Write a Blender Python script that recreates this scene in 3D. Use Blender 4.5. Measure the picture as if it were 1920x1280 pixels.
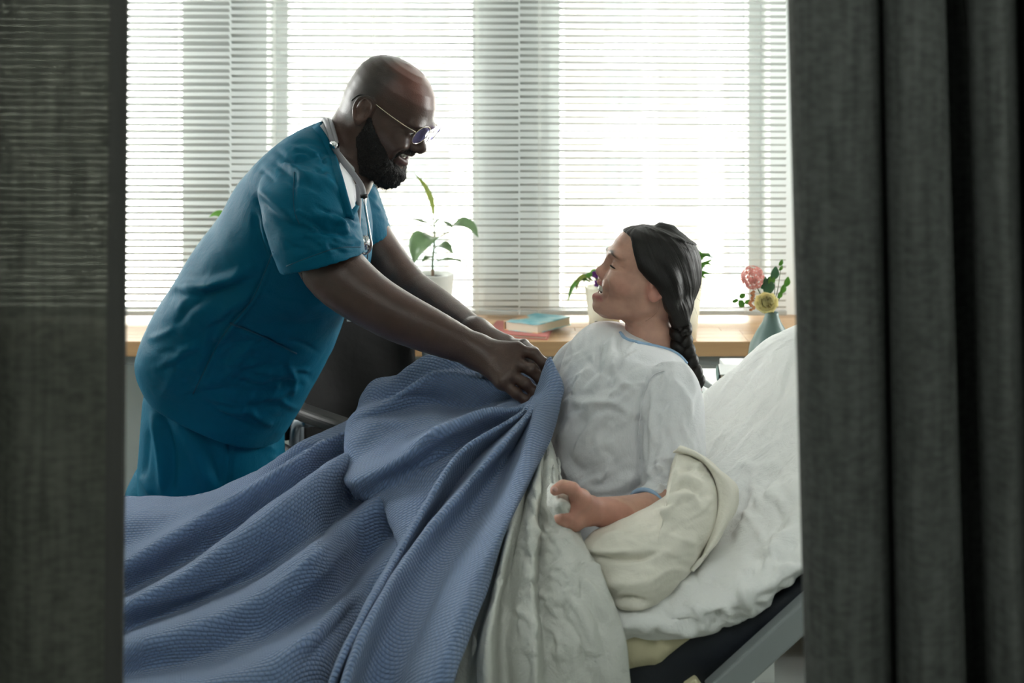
import bpy, bmesh, math, random
import numpy as np
from mathutils import Vector, Matrix, noise as mnoise

# ---------------------------------------------------------------- scene, camera, sky, fill lights, exposure
for _o in list(bpy.data.objects):
    bpy.data.objects.remove(_o)
SC = bpy.context.scene
COL = SC.collection
FPX, HOR, CAMZ = 2400.0, 180.0, 1.5          # focal length in px of the 1920 px frame, horizon row, eye height

cam_data = bpy.data.cameras.new('camera')
cam_data.sensor_width = 36.0
cam_data.lens = FPX / 1920.0 * 36.0
cam_data.shift_y = -(640.0 - HOR) / 1920.0
cam_data.clip_start = 0.05
cam_data.dof.use_dof = True
cam_data.dof.focus_distance = 2.5
cam_data.dof.aperture_fstop = 5.0
cam = bpy.data.objects.new('camera', cam_data)
cam.location = (0, 0, CAMZ)
cam.rotation_euler = (math.pi / 2, 0, 0)
COL.objects.link(cam)
SC.camera = cam

world = bpy.data.worlds.new('sky')
SC.world = world
world.use_nodes = True
_bg = world.node_tree.nodes['Background']
_bg.inputs[0].default_value = (0.985, 1.0, 0.965, 1)
_bg.inputs[1].default_value = 8.0             # bright overcast sky

def area_lamp(name, loc, rot, sx, sy, power, color, portal=False):
    l = bpy.data.lights.new(name, 'AREA')
    l.shape = 'RECTANGLE'; l.size = sx; l.size_y = sy; l.energy = power; l.color = color
    if portal: l.cycles.is_portal = True
    o = bpy.data.objects.new(name, l); o.location = loc; o.rotation_euler = rot
    COL.objects.link(o)
    return o
FILL_POWER = 2.5  # overhead fill lights, added to brighten the sides facing the camera
area_lamp('fill_light', (-0.55, 0.35, 2.60), (0, 0, 0), 1.1, 0.5, FILL_POWER, (0.95, 1.0, 0.97))
area_lamp('fill_light', (0.95, 0.35, 2.60), (0, 0, 0), 1.1, 0.5, FILL_POWER * 0.8, (0.95, 1.0, 0.97))
# sampling portals for the sky, one in each window opening
for _x, _w in ((-1.52, 0.74), (-0.49, 0.74), (0.52, 0.76)):
    area_lamp('sky_portal', (_x, 4.95, 1.55), (-math.pi / 2, 0, 0), _w + 0.3, 2.0, 1, (1, 1, 1), True)

area_lamp('sky_portal', (2.75, 3.75, 1.75), (0, math.pi / 2, 0), 1.7, 1.1, 1, (1, 1, 1), True)  # portals of the two added side windows
area_lamp('sky_portal', (-2.75, 3.75, 1.75), (0, -math.pi / 2, 0), 1.7, 1.1, 1, (1, 1, 1), True)

SC.view_settings.view_transform = 'Standard'
SC.view_settings.look = 'None'
SC.view_settings.gamma = 1
SC.view_settings.use_curve_mapping = False
SC.view_settings.exposure = 1.4
try:
    SC.cycles.max_bounces = 10
    SC.cycles.transparent_max_bounces = 16
    SC.cycles.sample_clamp_indirect = 6.0
    SC.cycles.caustics_reflective = False
    SC.cycles.caustics_refractive = False
except Exception:
    pass

# ---------------------------------------------------------------- helpers
def W(px, py, d):
    """point of the place seen at (px, py) of the 1920x1280 photograph, d metres into the room"""
    return np.array(((px - 960.0) / FPX * d, d, CAMZ - (py - HOR) / FPX * d))

def WP(pts):
    return np.array([W(*p) for p in pts], dtype=float)

def proj(v):
    v = np.asarray(v)
    return np.stack((v[:, 0] / v[:, 1] * FPX + 960.0, (CAMZ - v[:, 2]) / v[:, 1] * FPX + HOR), 1)

def tag(o, label=None, cat=None, group=None, kind=None):
    if label: o['label'] = label
    if cat: o['category'] = cat
    if group: o['group'] = group
    if kind: o['kind'] = kind
    return o

def empty(name, loc, label=None, cat=None, group=None, kind=None):
    o = bpy.data.objects.new(name, None)
    o.empty_display_size = 0.05
    o.location = loc
    COL.objects.link(o)
    return tag(o, label, cat, group, kind)

def link(name, me, mat=None, parent=None, loc=None):
    """link a mesh whose vertices are in world space; origins stay with the parent"""
    o = bpy.data.objects.new(name, me)
    COL.objects.link(o)
    if mat is not None and not me.materials:
        for m in (mat if isinstance(mat, (list, tuple)) else [mat]): me.materials.append(m)
    if parent is not None:
        o.parent = parent
        o.matrix_parent_inverse = Matrix.Translation(parent.location).inverted() if parent.parent is None else Matrix.Identity(4)
    if loc is not None: o.location = loc
    return o

def mesh(name, verts, faces, smooth=True, uvs=None, cols=None):
    me = bpy.data.meshes.new(name)
    verts = np.asarray(verts, dtype=np.float32)
    if isinstance(faces, np.ndarray) and faces.ndim == 2:
        n, k = faces.shape
        me.vertices.add(len(verts)); me.vertices.foreach_set('co', verts.ravel())
        me.loops.add(n * k); me.loops.foreach_set('vertex_index', faces.astype(np.int32).ravel())
        me.polygons.add(n)
        me.polygons.foreach_set('loop_start', np.arange(0, n * k, k, dtype=np.int32))
        me.polygons.foreach_set('loop_total', np.full(n, k, dtype=np.int32))
        me.update(calc_edges=True)
    else:
        me.from_pydata([tuple(map(float, v)) for v in verts], [], [tuple(map(int, f)) for f in faces])
    me.validate()
    if smooth:
        me.polygons.foreach_set('use_smooth', np.ones(len(me.polygons), dtype=bool))
    if uvs is not None:
        l = me.uv_layers.new(name='UVMap')
        vi = np.zeros(len(me.loops), dtype=np.int32); me.loops.foreach_get('vertex_index', vi)
        l.data.foreach_set('uv', np.asarray(uvs, dtype=np.float32)[vi].ravel())
    if cols is not None:
        a = me.color_attributes.new('tone', 'FLOAT_COLOR', 'POINT')
        a.data.foreach_set('color', np.asarray(cols, dtype=np.float32).ravel())
    me.update()
    return me

def bm_mesh(name, bm, smooth=False):
    me = bpy.data.meshes.new(name)
    bmesh.ops.recalc_face_normals(bm, faces=bm.faces)
    bm.to_mesh(me); bm.free()
    if smooth: me.polygons.foreach_set('use_smooth', np.ones(len(me.polygons), dtype=bool))
    me.update()
    return me

def box_bm(bm, c, s, bev=0.0, rot=None, seg=2):
    r = bmesh.ops.create_cube(bm, size=1.0)
    vs = r['verts']
    bmesh.ops.scale(bm, vec=s, verts=vs)
    if bev > 0:
        es = list({e for v in vs for e in v.link_edges})
        rb = bmesh.ops.bevel(bm, geom=es, offset=bev, segments=seg, profile=0.5, affect='EDGES')
        vs = list({v for f in rb['faces'] for v in f.verts} | {v for v in vs if v.is_valid})
    if rot is not None: bmesh.ops.rotate(bm, cent=(0, 0, 0), matrix=rot, verts=vs)
    bmesh.ops.translate(bm, vec=c, verts=vs)
    return vs

def box(name, c, s, mat, parent=None, bev=0.0, rot=None, seg=2):
    bm = bmesh.new(); box_bm(bm, c, s, bev, rot, seg)
    return link(name, bm_mesh(name, bm), mat, parent)

def catmull(pts, n):
    """n samples along a centripetal-ish Catmull-Rom spline through pts (any dimension)"""
    P = np.asarray(pts, dtype=float)
    if len(P) == 2:
        t = np.linspace(0, 1, n)[:, None]
        return P[0] * (1 - t) + P[1] * t
    L = np.concatenate(([0], np.cumsum(np.linalg.norm(np.diff(P, axis=0), axis=1) + 1e-9)))
    return hermite(L, P, np.linspace(0, L[-1], n))

def hermite(x, Y, xs):
    """smooth C1 interpolation of Y(x) at xs"""
    x = np.asarray(x, float); Y = np.asarray(Y, float)
    one = Y.ndim == 1
    if one: Y = Y[:, None]
    h = np.diff(x)[:, None]
    s = np.diff(Y, axis=0) / h
    m = np.zeros_like(Y)
    m[0], m[-1] = s[0], s[-1]
    if len(x) > 2:
        m[1:-1] = (s[:-1] * h[1:] + s[1:] * h[:-1]) / (h[1:] + h[:-1])
    k = np.clip(np.searchsorted(x, xs, side='right') - 1, 0, len(x) - 2)
    H = h[k]; t = ((np.asarray(xs) - x[k]) / H[:, 0])[:, None]
    r = (2 * t ** 3 - 3 * t ** 2 + 1) * Y[k] + (t ** 3 - 2 * t ** 2 + t) * H * m[k] + \
        (-2 * t ** 3 + 3 * t ** 2) * Y[k + 1] + (t ** 3 - t ** 2) * H * m[k + 1]
    return r[:, 0] if one else r

def grid_faces(nr, nc, wrap=False):
    i = np.arange(nr - 1)[:, None]; j = np.arange(nc if wrap else nc - 1)[None, :]
    j2 = (j + 1) % nc
    a = i * nc + j; b = i * nc + j2; c = (i + 1) * nc + j2; d = (i + 1) * nc + j
    return np.stack((a, b, c, d), -1).reshape(-1, 4)

def tube_data(pts, rad, n=10, caps=True):
    P = np.asarray(pts, float); R = np.broadcast_to(np.asarray(rad, float), (len(P),)).copy()
    T = np.gradient(P, axis=0); T /= np.linalg.norm(T, axis=1)[:, None] + 1e-12
    up = np.array((0, 0, 1.0))
    if abs(T[0] @ up) > 0.9: up = np.array((1.0, 0, 0))
    N = np.cross(T[0], up); N /= np.linalg.norm(N)
    V = []
    a = np.linspace(0, 2 * math.pi, n, endpoint=False)
    for k in range(len(P)):
        N = N - T[k] * (N @ T[k]); N /= np.linalg.norm(N) + 1e-12
        B = np.cross(T[k], N)
        V.append(P[k] + R[k] * (np.cos(a)[:, None] * N + np.sin(a)[:, None] * B))
    V = np.concatenate(V)
    F = [tuple(f) for f in grid_faces(len(P), n, True)]
    if caps:
        F.append(tuple(range(n))[::-1]); F.append(tuple((len(P) - 1) * n + i for i in range(n)))
    return V, F

def tube(name, pts, rad, mat, parent=None, n=10, samples=None):
    if samples:
        r = np.broadcast_to(np.asarray(rad, float), (len(pts),))
        Q = catmull(np.column_stack((np.asarray(pts, float), r)), samples)
        pts, rad = Q[:, :3], Q[:, 3]
    V, F = tube_data(pts, rad, n)
    return link(name, mesh(name, V, F), mat, parent)

def lathe_data(profile, c, n=32):
    """profile: list of (r, z) going up; closed by the profile itself"""
    a = np.linspace(0, 2 * math.pi, n, endpoint=False)
    V = np.concatenate([np.column_stack((c[0] + r * np.cos(a), c[1] + r * np.sin(a), np.full(n, c[2] + z))) for r, z in profile])
    return V, grid_faces(len(profile), n, True)

def join_data(parts):
    V, F, o = [], [], 0
    for v, f in parts:
        V.append(np.asarray(v, float)); F += [tuple(int(i) + o for i in q) for q in f]; o += len(v)
    return np.concatenate(V), F

# ---------------------------------------------------------------- materials
def new_mat(name):
    m = bpy.data.materials.new(name); m.use_nodes = True
    nt = m.node_tree; b = nt.nodes['Principled BSDF']
    return m, nt, b

def N(nt, typ, **kw):
    n = nt.nodes.new(typ)
    for k, v in kw.items():
        if k.startswith('i_'):
            key = k[2:]
            n.inputs[int(key) if key.isdigit() else key.replace('_', ' ')].default_value = v
        else: setattr(n, k, v)
    return n

def simple(name, col, rough=0.5, metal=0.0, spec=0.5, var=0.0, vscale=8.0, bump=0.0, bscale=60.0, sheen=0.0, coat=0.0,
           stretch=(1, 1, 1), transl=0.0):
    m, nt, b = new_mat(name)
    b.inputs['Base Color'].default_value = (*col, 1)
    b.inputs['Roughness'].default_value = rough
    b.inputs['Metallic'].default_value = metal
    b.inputs['Specular IOR Level'].default_value = spec
    if sheen: b.inputs['Sheen Weight'].default_value = sheen
    if coat: b.inputs['Coat Weight'].default_value = coat
    L = nt.links
    tc = N(nt, 'ShaderNodeTexCoord'); mp = N(nt, 'ShaderNodeMapping'); mp.inputs['Scale'].default_value = stretch
    L.new(tc.outputs['Object'], mp.inputs[0])
    if var:
        nz = N(nt, 'ShaderNodeTexNoise'); nz.inputs['Scale'].default_value = vscale; nz.inputs['Detail'].default_value = 5
        L.new(mp.outputs[0], nz.inputs['Vector'])
        mx = N(nt, 'ShaderNodeMix', data_type='RGBA')
        mx.inputs[6].default_value = (*[c * (1 - var) for c in col], 1); mx.inputs[7].default_value = (*[min(1, c * (1 + var)) for c in col], 1)
        L.new(nz.outputs[0], mx.inputs[0]); L.new(mx.outputs[2], b.inputs['Base Color'])
    if bump:
        nb = N(nt, 'ShaderNodeTexNoise'); nb.inputs['Scale'].default_value = bscale; nb.inputs['Detail'].default_value = 6
        L.new(mp.outputs[0], nb.inputs['Vector'])
        bp = N(nt, 'ShaderNodeBump'); bp.inputs['Strength'].default_value = bump; bp.inputs['Distance'].default_value = 0.01
        L.new(nb.outputs[0], bp.inputs['Height']); L.new(bp.outputs[0], b.inputs['Normal'])
    if transl:
        add_translucency(m, nt, b, col, transl)
    return m

def add_translucency(m, nt, b, col, fac):
    tr = N(nt, 'ShaderNodeBsdfTranslucent'); tr.inputs[0].default_value = (*col, 1)
    mix = N(nt, 'ShaderNodeMixShader'); mix.inputs[0].default_value = fac
    out = nt.nodes['Material Output']
    nt.links.new(b.outputs[0], mix.inputs[1]); nt.links.new(tr.outputs[0], mix.inputs[2])
    nt.links.new(mix.outputs[0], out.inputs[0])
    return tr

def glass_mat(name, col=(1, 1, 1), rough=0.0, ior=1.45, thin=True):
    m, nt, b = new_mat(name)
    if thin:
        tr = N(nt, 'ShaderNodeBsdfTransparent'); tr.inputs[0].default_value = (*col, 1)
        gl = N(nt, 'ShaderNodeBsdfGlossy'); gl.inputs['Roughness'].default_value = rough
        fr = N(nt, 'ShaderNodeFresnel'); fr.inputs[0].default_value = ior
        mx = N(nt, 'ShaderNodeMixShader')
        nt.links.new(fr.outputs[0], mx.inputs[0]); nt.links.new(tr.outputs[0], mx.inputs[1]); nt.links.new(gl.outputs[0], mx.inputs[2])
        nt.links.new(mx.outputs[0], nt.nodes['Material Output'].inputs[0])
    else:
        b.inputs['Transmission Weight'].default_value = 1; b.inputs['Roughness'].default_value = rough
        b.inputs['Base Color'].default_value = (*col, 1); b.inputs['IOR'].default_value = ior
    return m
# ---------------------------------------------------------------- the room
M_WALL = simple('wall_paint', (0.55, 0.60, 0.58), 0.7, var=0.03, vscale=3, bump=0.05, bscale=120)
M_CEIL = simple('ceiling_paint', (0.75, 0.77, 0.76), 0.8, var=0.02, vscale=3)
M_FLOOR = simple('floor_vinyl', (0.50, 0.50, 0.45), 0.35, var=0.08, vscale=20)
M_UPVC = simple('white_window_frame', (0.78, 0.81, 0.80), 0.35, var=0.01, vscale=3)
M_WHITE = simple('white_lacquer', (0.84, 0.87, 0.86), 0.35, var=0.02, vscale=4)
M_PANE = glass_mat('window_glass')
YW = 4.49                                  # room face of the window wall
ZS = CAMZ - (640 - HOR) / FPX * 4.0; ZW = ZS - 0.05        # top of the wooden window sill
XL, XR, YB, ZC = -2.5, 2.5, -1.5, 2.75
WT = 0.30

def struct(name, o): return tag(o, kind='structure')

tag(box('floor', (0, 1.5, -0.05), (5.4, 6.6, 0.1), M_FLOOR), kind='structure')
tag(box('ceiling', (0, 1.5, ZC + 0.05), (5.4, 6.6, 0.1), M_CEIL), kind='structure')
# side walls, each with an unseen window added to light the bed from behind
for _nm, _x, SY0, SY1, _k in (('wall_left', XL - 0.05, 3.25, 4.25, 5), ('wall_right', XR + 0.05, 3.35, 4.25, 4)):
    SZ0, SZ1 = 0.90, 2.60
    bm = bmesh.new()
    for y0, y1, z0, z1 in ((-1.8, SY0, 0, ZC), (SY1, 4.8, 0, ZC), (SY0, SY1, 0, SZ0), (SY0, SY1, SZ1, ZC)):
        box_bm(bm, (_x, (y0 + y1) / 2, (z0 + z1) / 2), (0.1, y1 - y0, z1 - z0))
    tag(link(_nm, bm_mesh(_nm, bm), M_WALL), kind='structure')
    root = empty('window_%d' % _k, (_x, (SY0 + SY1) / 2, SZ0), kind='structure')  # invented window, there only to let sky light in
    bm = bmesh.new()
    for y in (SY0 + .025, (SY0 + SY1) / 2, SY1 - .025): box_bm(bm, (_x, y, (SZ0 + SZ1) / 2), (0.07, 0.05, SZ1 - SZ0), 0.004)
    for z in (SZ0 + .025, SZ1 - .025): box_bm(bm, (_x, (SY0 + SY1) / 2, z), (0.07, SY1 - SY0, 0.05), 0.004)
    link('window_frame', bm_mesh('window_frame', bm), M_UPVC, root)
    box('window_pane', (_x, (SY0 + SY1) / 2, (SZ0 + SZ1) / 2), (0.006, SY1 - SY0 - 0.08, SZ1 - SZ0 - 0.08), M_PANE, root)
tag(box('wall_front', (0, YB - 0.05, ZC / 2), (5.4, 0.1, ZC), M_WALL), kind='structure')
# window wall: parapet, lintel and piers joined in one wall
WIN = [(-2.10, -1.155), (-0.86, -0.10), (0.13, 0.905)]
bm = bmesh.new()
yc = YW + WT / 2
box_bm(bm, (0, yc, (ZS - 0.05) / 2), (5.0, WT, ZS - 0.05))
box_bm(bm, (0, yc, (2.55 + ZC) / 2), (5.0, WT, ZC - 2.55))
edges = [XL] + [e for w in WIN for e in w] + [XR]
for a, b in zip(edges[0::2], edges[1::2]):
    box_bm(bm, ((a + b) / 2, yc, (ZW + 2.55) / 2), (b - a, WT, 2.55 - ZW))
tag(link('wall_back', bm_mesh('wall_back', bm), M_WHITE), kind='structure')
for k, (a, b) in enumerate(WIN):
    root = empty('window_%d' % (k + 1), ((a + b) / 2, YW + 0.2, ZW), kind='structure')
    f = 0.045
    y = YW + 0.2
    bm = bmesh.new()
    box_bm(bm, (a + f / 2, y, (ZW + 2.55) / 2), (f, 0.07, 2.55 - ZW), 0.004)
    box_bm(bm, (b - f / 2, y, (ZW + 2.55) / 2), (f, 0.07, 2.55 - ZW), 0.004)
    box_bm(bm, ((a + b) / 2, y, ZW + f / 2), (b - a, 0.07, f), 0.004)
    box_bm(bm, ((a + b) / 2, y, 2.55 - f / 2), (b - a, 0.07, f), 0.004)
    link('window_frame', bm_mesh('window_frame', bm), M_UPVC, root)
    box('window_pane', ((a + b) / 2, y, (ZW + 2.55) / 2), (b - a - 2 * f + 0.01, 0.006, 2.55 - ZW - 2 * f + 0.01), M_PANE, root)
box('baseboard_back', (0, YW - 0.008, 0.04), (5.0, 0.016, 0.08), M_WHITE)['kind'] = 'structure'

# unseen glowing panels added on the ceiling to carry the fill light
M_DIFF, _nt, _b = new_mat('fill_diffuser')
_b.inputs['Emission Color'].default_value = (0.95, 1, 0.97, 1); _b.inputs['Emission Strength'].default_value = 2.0
for i, x in enumerate((-0.55, 0.95)):
    r = empty('fill_panel', (x, 0.35, ZC), 'rectangular white fill light panel added out of view, %s of the two over the camera' % ('left' if i == 0 else 'right'), 'lamp', 'added fill light panels')
    box('fill_frame', (x, 0.35, ZC - 0.03), (1.2, 0.6, 0.06), M_WHITE, r, 0.005)
    box('fill_diffuser', (x, 0.35, ZC - 0.064), (1.12, 0.52, 0.008), M_DIFF, r)

# ---------------------------------------------------------------- window sill of laminated wood staves
def wood_mat(name, c1, c2):
    m, nt, b = new_mat(name)
    L = nt.links
    tc = N(nt, 'ShaderNodeTexCoord'); mp = N(nt, 'ShaderNodeMapping'); mp.inputs['Scale'].default_value = (2.2, 28, 28)
    oi = N(nt, 'ShaderNodeObjectInfo')
    add = N(nt, 'ShaderNodeVectorMath', operation='ADD')
    L.new(tc.outputs['Object'], add.inputs[0]); L.new(oi.outputs['Random'], add.inputs[1]); L.new(add.outputs[0], mp.inputs[0])
    nz = N(nt, 'ShaderNodeTexNoise'); nz.inputs['Scale'].default_value = 2.0; nz.inputs['Detail'].default_value = 8
    L.new(mp.outputs[0], nz.inputs['Vector'])
    ad = N(nt, 'ShaderNodeMath', operation='ADD'); mu = N(nt, 'ShaderNodeMath', operation='MULTIPLY'); mu.inputs[1].default_value = 0.55
    sb = N(nt, 'ShaderNodeMath', operation='SUBTRACT'); sb.inputs[1].default_value = 0.27
    L.new(oi.outputs['Random'], mu.inputs[0]); L.new(mu.outputs[0], sb.inputs[0]); L.new(nz.outputs[0], ad.inputs[0]); L.new(sb.outputs[0], ad.inputs[1])
    mx = N(nt, 'ShaderNodeMix', data_type='RGBA'); mx.inputs[6].default_value = (*c1, 1); mx.inputs[7].default_value = (*c2, 1)
    L.new(ad.outputs[0], mx.inputs[0]); L.new(mx.outputs[2], b.inputs['Base Color'])
    b.inputs['Roughness'].default_value = 0.32
    return m
M_WOOD = wood_mat('oak_sill', (0.40, 0.22, 0.10), (0.62, 0.40, 0.21))
rng = random.Random(5)
SILLY0 = 4.0
sill = empty('trim_1', (0, SILLY0, ZS), kind='structure')
sth = 0.047
row_d = (YW - SILLY0) / 8
for r in range(8):
    x = XL - rng.random() * 0.3
    while x < XR:
        L_ = rng.uniform(0.24, 0.5)
        a, b = max(x, XL + 0.001), min(x + L_, XR - 0.001)
        if b - a > 0.02:
            box('wood_stave', ((a + b) / 2, SILLY0 + (r + 0.5) * row_d, ZS - sth / 2), (b - a - 0.0008, row_d - 0.0006, sth + rng.uniform(-.0004, .0004)), M_WOOD, sill, 0.0009, seg=1)
        x += L_
# grey apron box under the sill and pale panels below
M_APRON = simple('grey_apron_paint', (0.40, 0.43, 0.43), 0.5, var=0.03)
M_PANEL = simple('pale_green_panel', (0.62, 0.68, 0.66), 0.6, var=0.02)
tag(box('trim_2', (0.0, SILLY0 + 0.24, ZS - sth - 0.018), (4.98, 0.40, 0.034), M_APRON, None, 0.003), kind='structure')

# ---------------------------------------------------------------- venetian blinds
def slat_mat(name, col, fac):
    m, nt, b = new_mat(name)
    b.inputs['Base Color'].default_value = (*col, 1); b.inputs['Roughness'].default_value = 0.4
    add_translucency(m, nt, b, (0.93, 0.97, 0.94), fac)
    return m
M_SLAT = slat_mat('blind_slat', (0.43, 0.45, 0.43), 0.07)
M_CORD = simple('blind_cord', (0.75, 0.77, 0.72), 0.8, var=0.02)
def blind(name, xa, xb, y, zbot, ztop, tilt, label, cords, pitch=0.0232, sag=0.0):
    root = empty(name, ((xa + xb) / 2, y, zbot), label, 'blind', 'venetian blinds over the windows')
    w, L_ = 0.025, xb - xa
    # one curved slat profile
    prof = []
    for t in np.linspace(-0.5, 0.5, 6):
        yy = t * w; zz = 0.0022 * (1 - (2 * t) ** 2)
        ca, sa = math.cos(tilt), math.sin(tilt)
        prof.append((yy * ca - zz * sa, yy * sa + zz * ca))
    nx = 9
    V = [(-L_ / 2 + L_ * i / (nx - 1), p[0], p[1]) for i in range(nx) for p in prof]
    me = mesh('slat', V, grid_faces(nx, 6))
    n = int((ztop - zbot) / pitch)
    rr = random.Random(name + label)
    for i in range(n):
        o = link('slat', me, M_SLAT, root)
        h = i / n
        o.location = ((xa + xb) / 2, y + rr.uniform(-.001, .001), zbot + 0.016 + (i + 0.5) * pitch + rr.uniform(-.0008, .0008))
        bend = rr.gauss(0, 0.0012) + (rr.choice((-1, 1)) * 0.004 if rr.random() < 0.04 else 0)
        o.rotation_euler = (rr.gauss(0, 0.04), sag * h + bend, 0)
    box('bottom_rail', ((xa + xb) / 2, y, zbot + 0.009), (L_, 0.026, 0.016), M_SLAT, root, 0.003)
    box('head_rail', ((xa + xb) / 2, y, ztop + 0.025), (L_, 0.04, 0.04), M_WHITE, root, 0.003)
    for cx in cords:
        for dy in (-0.0135, 0.0135):
            tube('ladder_cord', [(cx, y + dy, zbot + 0.01), (cx, y + dy, ztop + 0.02)], 0.0009, M_CORD, root, 5)
        tube('lift_cord', [(cx + 0.006, y - 0.015, zbot + 0.01), (cx + 0.006, y - 0.015, ztop + 0.02)], 0.0008, M_CORD, root, 5)
YBL = 4.39
def bx_(px): return (px - 960) / FPX * YBL
ZB = ZS + 0.016
blind('venetian_blind', XL + 0.25, bx_(431), YBL - 0.012, ZB, 2.62, -0.50, 'white venetian blind at the left, its slats tilted more closed', [bx_(338), bx_(150)], sag=0.010)
blind('venetian_blind', bx_(433.5), bx_(972), YBL, ZB, 2.62, -0.36, 'white venetian blind in the middle, behind the man in scrubs', [bx_(515), bx_(893), bx_(700)], sag=0.008)
blind('venetian_blind', bx_(975), bx_(1474), YBL - 0.004, ZB, 2.62, -0.36, 'white venetian blind at the right, behind the seated woman', [bx_(1010), bx_(1055), bx_(1395)], sag=0.012)

# ---------------------------------------------------------------- the building across the street
M_FAC = simple('facade_render', (0.80, 0.79, 0.74), 0.9, var=0.02, vscale=1)
M_FACT = simple('facade_trim', (0.13, 0.12, 0.10), 0.9, var=0.04, vscale=1)
M_FWIN = simple('facade_window', (0.10, 0.12, 0.12), 0.2, var=0.05)
EY = 14.0
bld = empty('exterior_building', (0.3, EY, -6), 'pale facade with rows of windows, seen faintly through the blinds', 'building')
M_GROUND = simple('street_asphalt', (0.32, 0.32, 0.31), 0.9, var=0.1)
tag(box('exterior_ground', (0, 12, -6.1), (60, 14, 0.2), M_GROUND), kind='structure')
box('wall', (0.3, EY + 3, -0.5), (22, 6, 11), M_FAC, bld)
for px in (1095, 1270, 700):
    x = (px - 960) / FPX * EY
    box('pilaster', (x, EY - 0.06, -0.5), (0.42, 0.16, 11), M_FACT, bld)
for px in (1160, 1400, 610, 800, 980, 420):
    for py in (20, 170, 330, 480):
        x = (px - 960) / FPX * EY; z = CAMZ - (py - HOR) / FPX * EY
        wn = box('window', (x, EY - 0.02, z), (0.50, 0.08, 0.52), M_FACT, bld)
        box('pane', (x - 0.11, EY - 0.065, z), (0.18, 0.02, 0.42), M_FWIN, wn)
        box('pane', (x + 0.11, EY - 0.065, z), (0.18, 0.02, 0.42), M_FWIN, wn)
for py in (95, 250, 405):
    box('ledge', (0.3, EY - 0.08, CAMZ - (py - HOR) / FPX * EY), (22, 0.2, 0.10), M_FAC, bld)

# ---------------------------------------------------------------- dark bed curtains in the foreground
def curtain_mat(name, c1, c2, transp):
    m, nt, b = new_mat(name)
    L = nt.links
    tc = N(nt, 'ShaderNodeTexCoord')
    mp = N(nt, 'ShaderNodeMapping'); mp.inputs['Scale'].default_value = (60, 60, 5)
    L.new(tc.outputs['Object'], mp.inputs[0])
    n1 = N(nt, 'ShaderNodeTexNoise'); n1.inputs['Scale'].default_value = 2.0; n1.inputs['Detail'].default_value = 6
    L.new(mp.outputs[0], n1.inputs['Vector'])
    mp2 = N(nt, 'ShaderNodeMapping'); mp2.inputs['Scale'].default_value = (40, 40, 90)
    L.new(tc.outputs['Object'], mp2.inputs[0])
    n2 = N(nt, 'ShaderNodeTexNoise'); n2.inputs['Scale'].default_value = 2.0; n2.inputs['Detail'].default_value = 5
    L.new(mp2.outputs[0], n2.inputs['Vector'])
    av = N(nt, 'ShaderNodeMath', operation='ADD'); L.new(n1.outputs[0], av.inputs[0]); L.new(n2.outputs[0], av.inputs[1])
    rp = N(nt, 'ShaderNodeMapRange'); rp.inputs[1].default_value = 0.7; rp.inputs[2].default_value = 1.3
    L.new(av.outputs[0], rp.inputs[0])
    mx = N(nt, 'ShaderNodeMix', data_type='RGBA'); mx.inputs[6].default_value = (*c1, 1); mx.inputs[7].default_value = (*c2, 1)
    L.new(rp.outputs[0], mx.inputs[0]); L.new(mx.outputs[2], b.inputs['Base Color'])
    b.inputs['Roughness'].default_value = 0.95; b.inputs['Specular IOR Level'].default_value = 0.1
    if transp:
        tr = N(nt, 'ShaderNodeBsdfTransparent'); tr.inputs[0].default_value = (0.95, 1, 0.93, 1)
        tl = N(nt, 'ShaderNodeBsdfTranslucent'); tl.inputs[0].default_value = (*c2, 1)
        m1 = N(nt, 'ShaderNodeMixShader'); m1.inputs[0].default_value = 0.15
        L.new(b.outputs[0], m1.inputs[1]); L.new(tl.outputs[0], m1.inputs[2])
        # open weave: the gaps between the threads let a little light straight through
        fm = N(nt, 'ShaderNodeMapRange'); fm.inputs[3].default_value = transp * 0.55; fm.inputs[4].default_value = transp * 1.45
        fm.inputs[1].default_value = 0.7; fm.inputs[2].default_value = 1.3
        L.new(av.outputs[0], fm.inputs[0])
        m2 = N(nt, 'ShaderNodeMixShader'); L.new(fm.outputs[0], m2.inputs[0])
        L.new(m1.outputs[0], m2.inputs[1]); L.new(tr.outputs[0], m2.inputs[2])
        L.new(m2.outputs[0], nt.nodes['Material Output'].inputs[0])
    return m
M_CURT = curtain_mat('charcoal_linen', (0.036, 0.038, 0.031), (0.086, 0.089, 0.074), 0.055)
M_CURT2 = curtain_mat('charcoal_linen_doubled', (0.036, 0.039, 0.035), (0.078, 0.083, 0.076), 0.0)
M_HEM = simple('dark_hem', (0.03, 0.03, 0.026), 0.95, var=0.1)

def curtain(name, top_xd, bot_xd, label, mat, nz=40, n=260):
    """top/bottom plan lines given as (px, d) control points; hangs from the track to just above the floor"""
    T = catmull(np.array([((p - 960) / FPX * d, d) for p, d in top_xd]), n)
    B = catmull(np.array([((p - 960) / FPX * d, d) for p, d in bot_xd]), n)
    zs = np.linspace(ZC - 0.02, 0.03, nz)
    V = []
    for z in zs:
        t = np.clip((CAMZ + 0.09 - z) / 0.6, -0.6, 2.2)      # 0 at the top of the frame, 1 at its bottom
        q = T * (1 - t) + B * t
        V.append(np.column_stack((q, np.full(n, z))))
    V = np.concatenate(V)
    root = empty(name, (float(V[:, 0].mean()), float(V[:, 1].mean()), 0.03), label, 'curtain')
    me = mesh('cloth', V, grid_faces(nz, n))
    o = link('cloth', me, mat, root)
    s = o.modifiers.new('thick', 'SOLIDIFY'); s.thickness = 0.002; s.offset = 0
    return root, T, B
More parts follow.
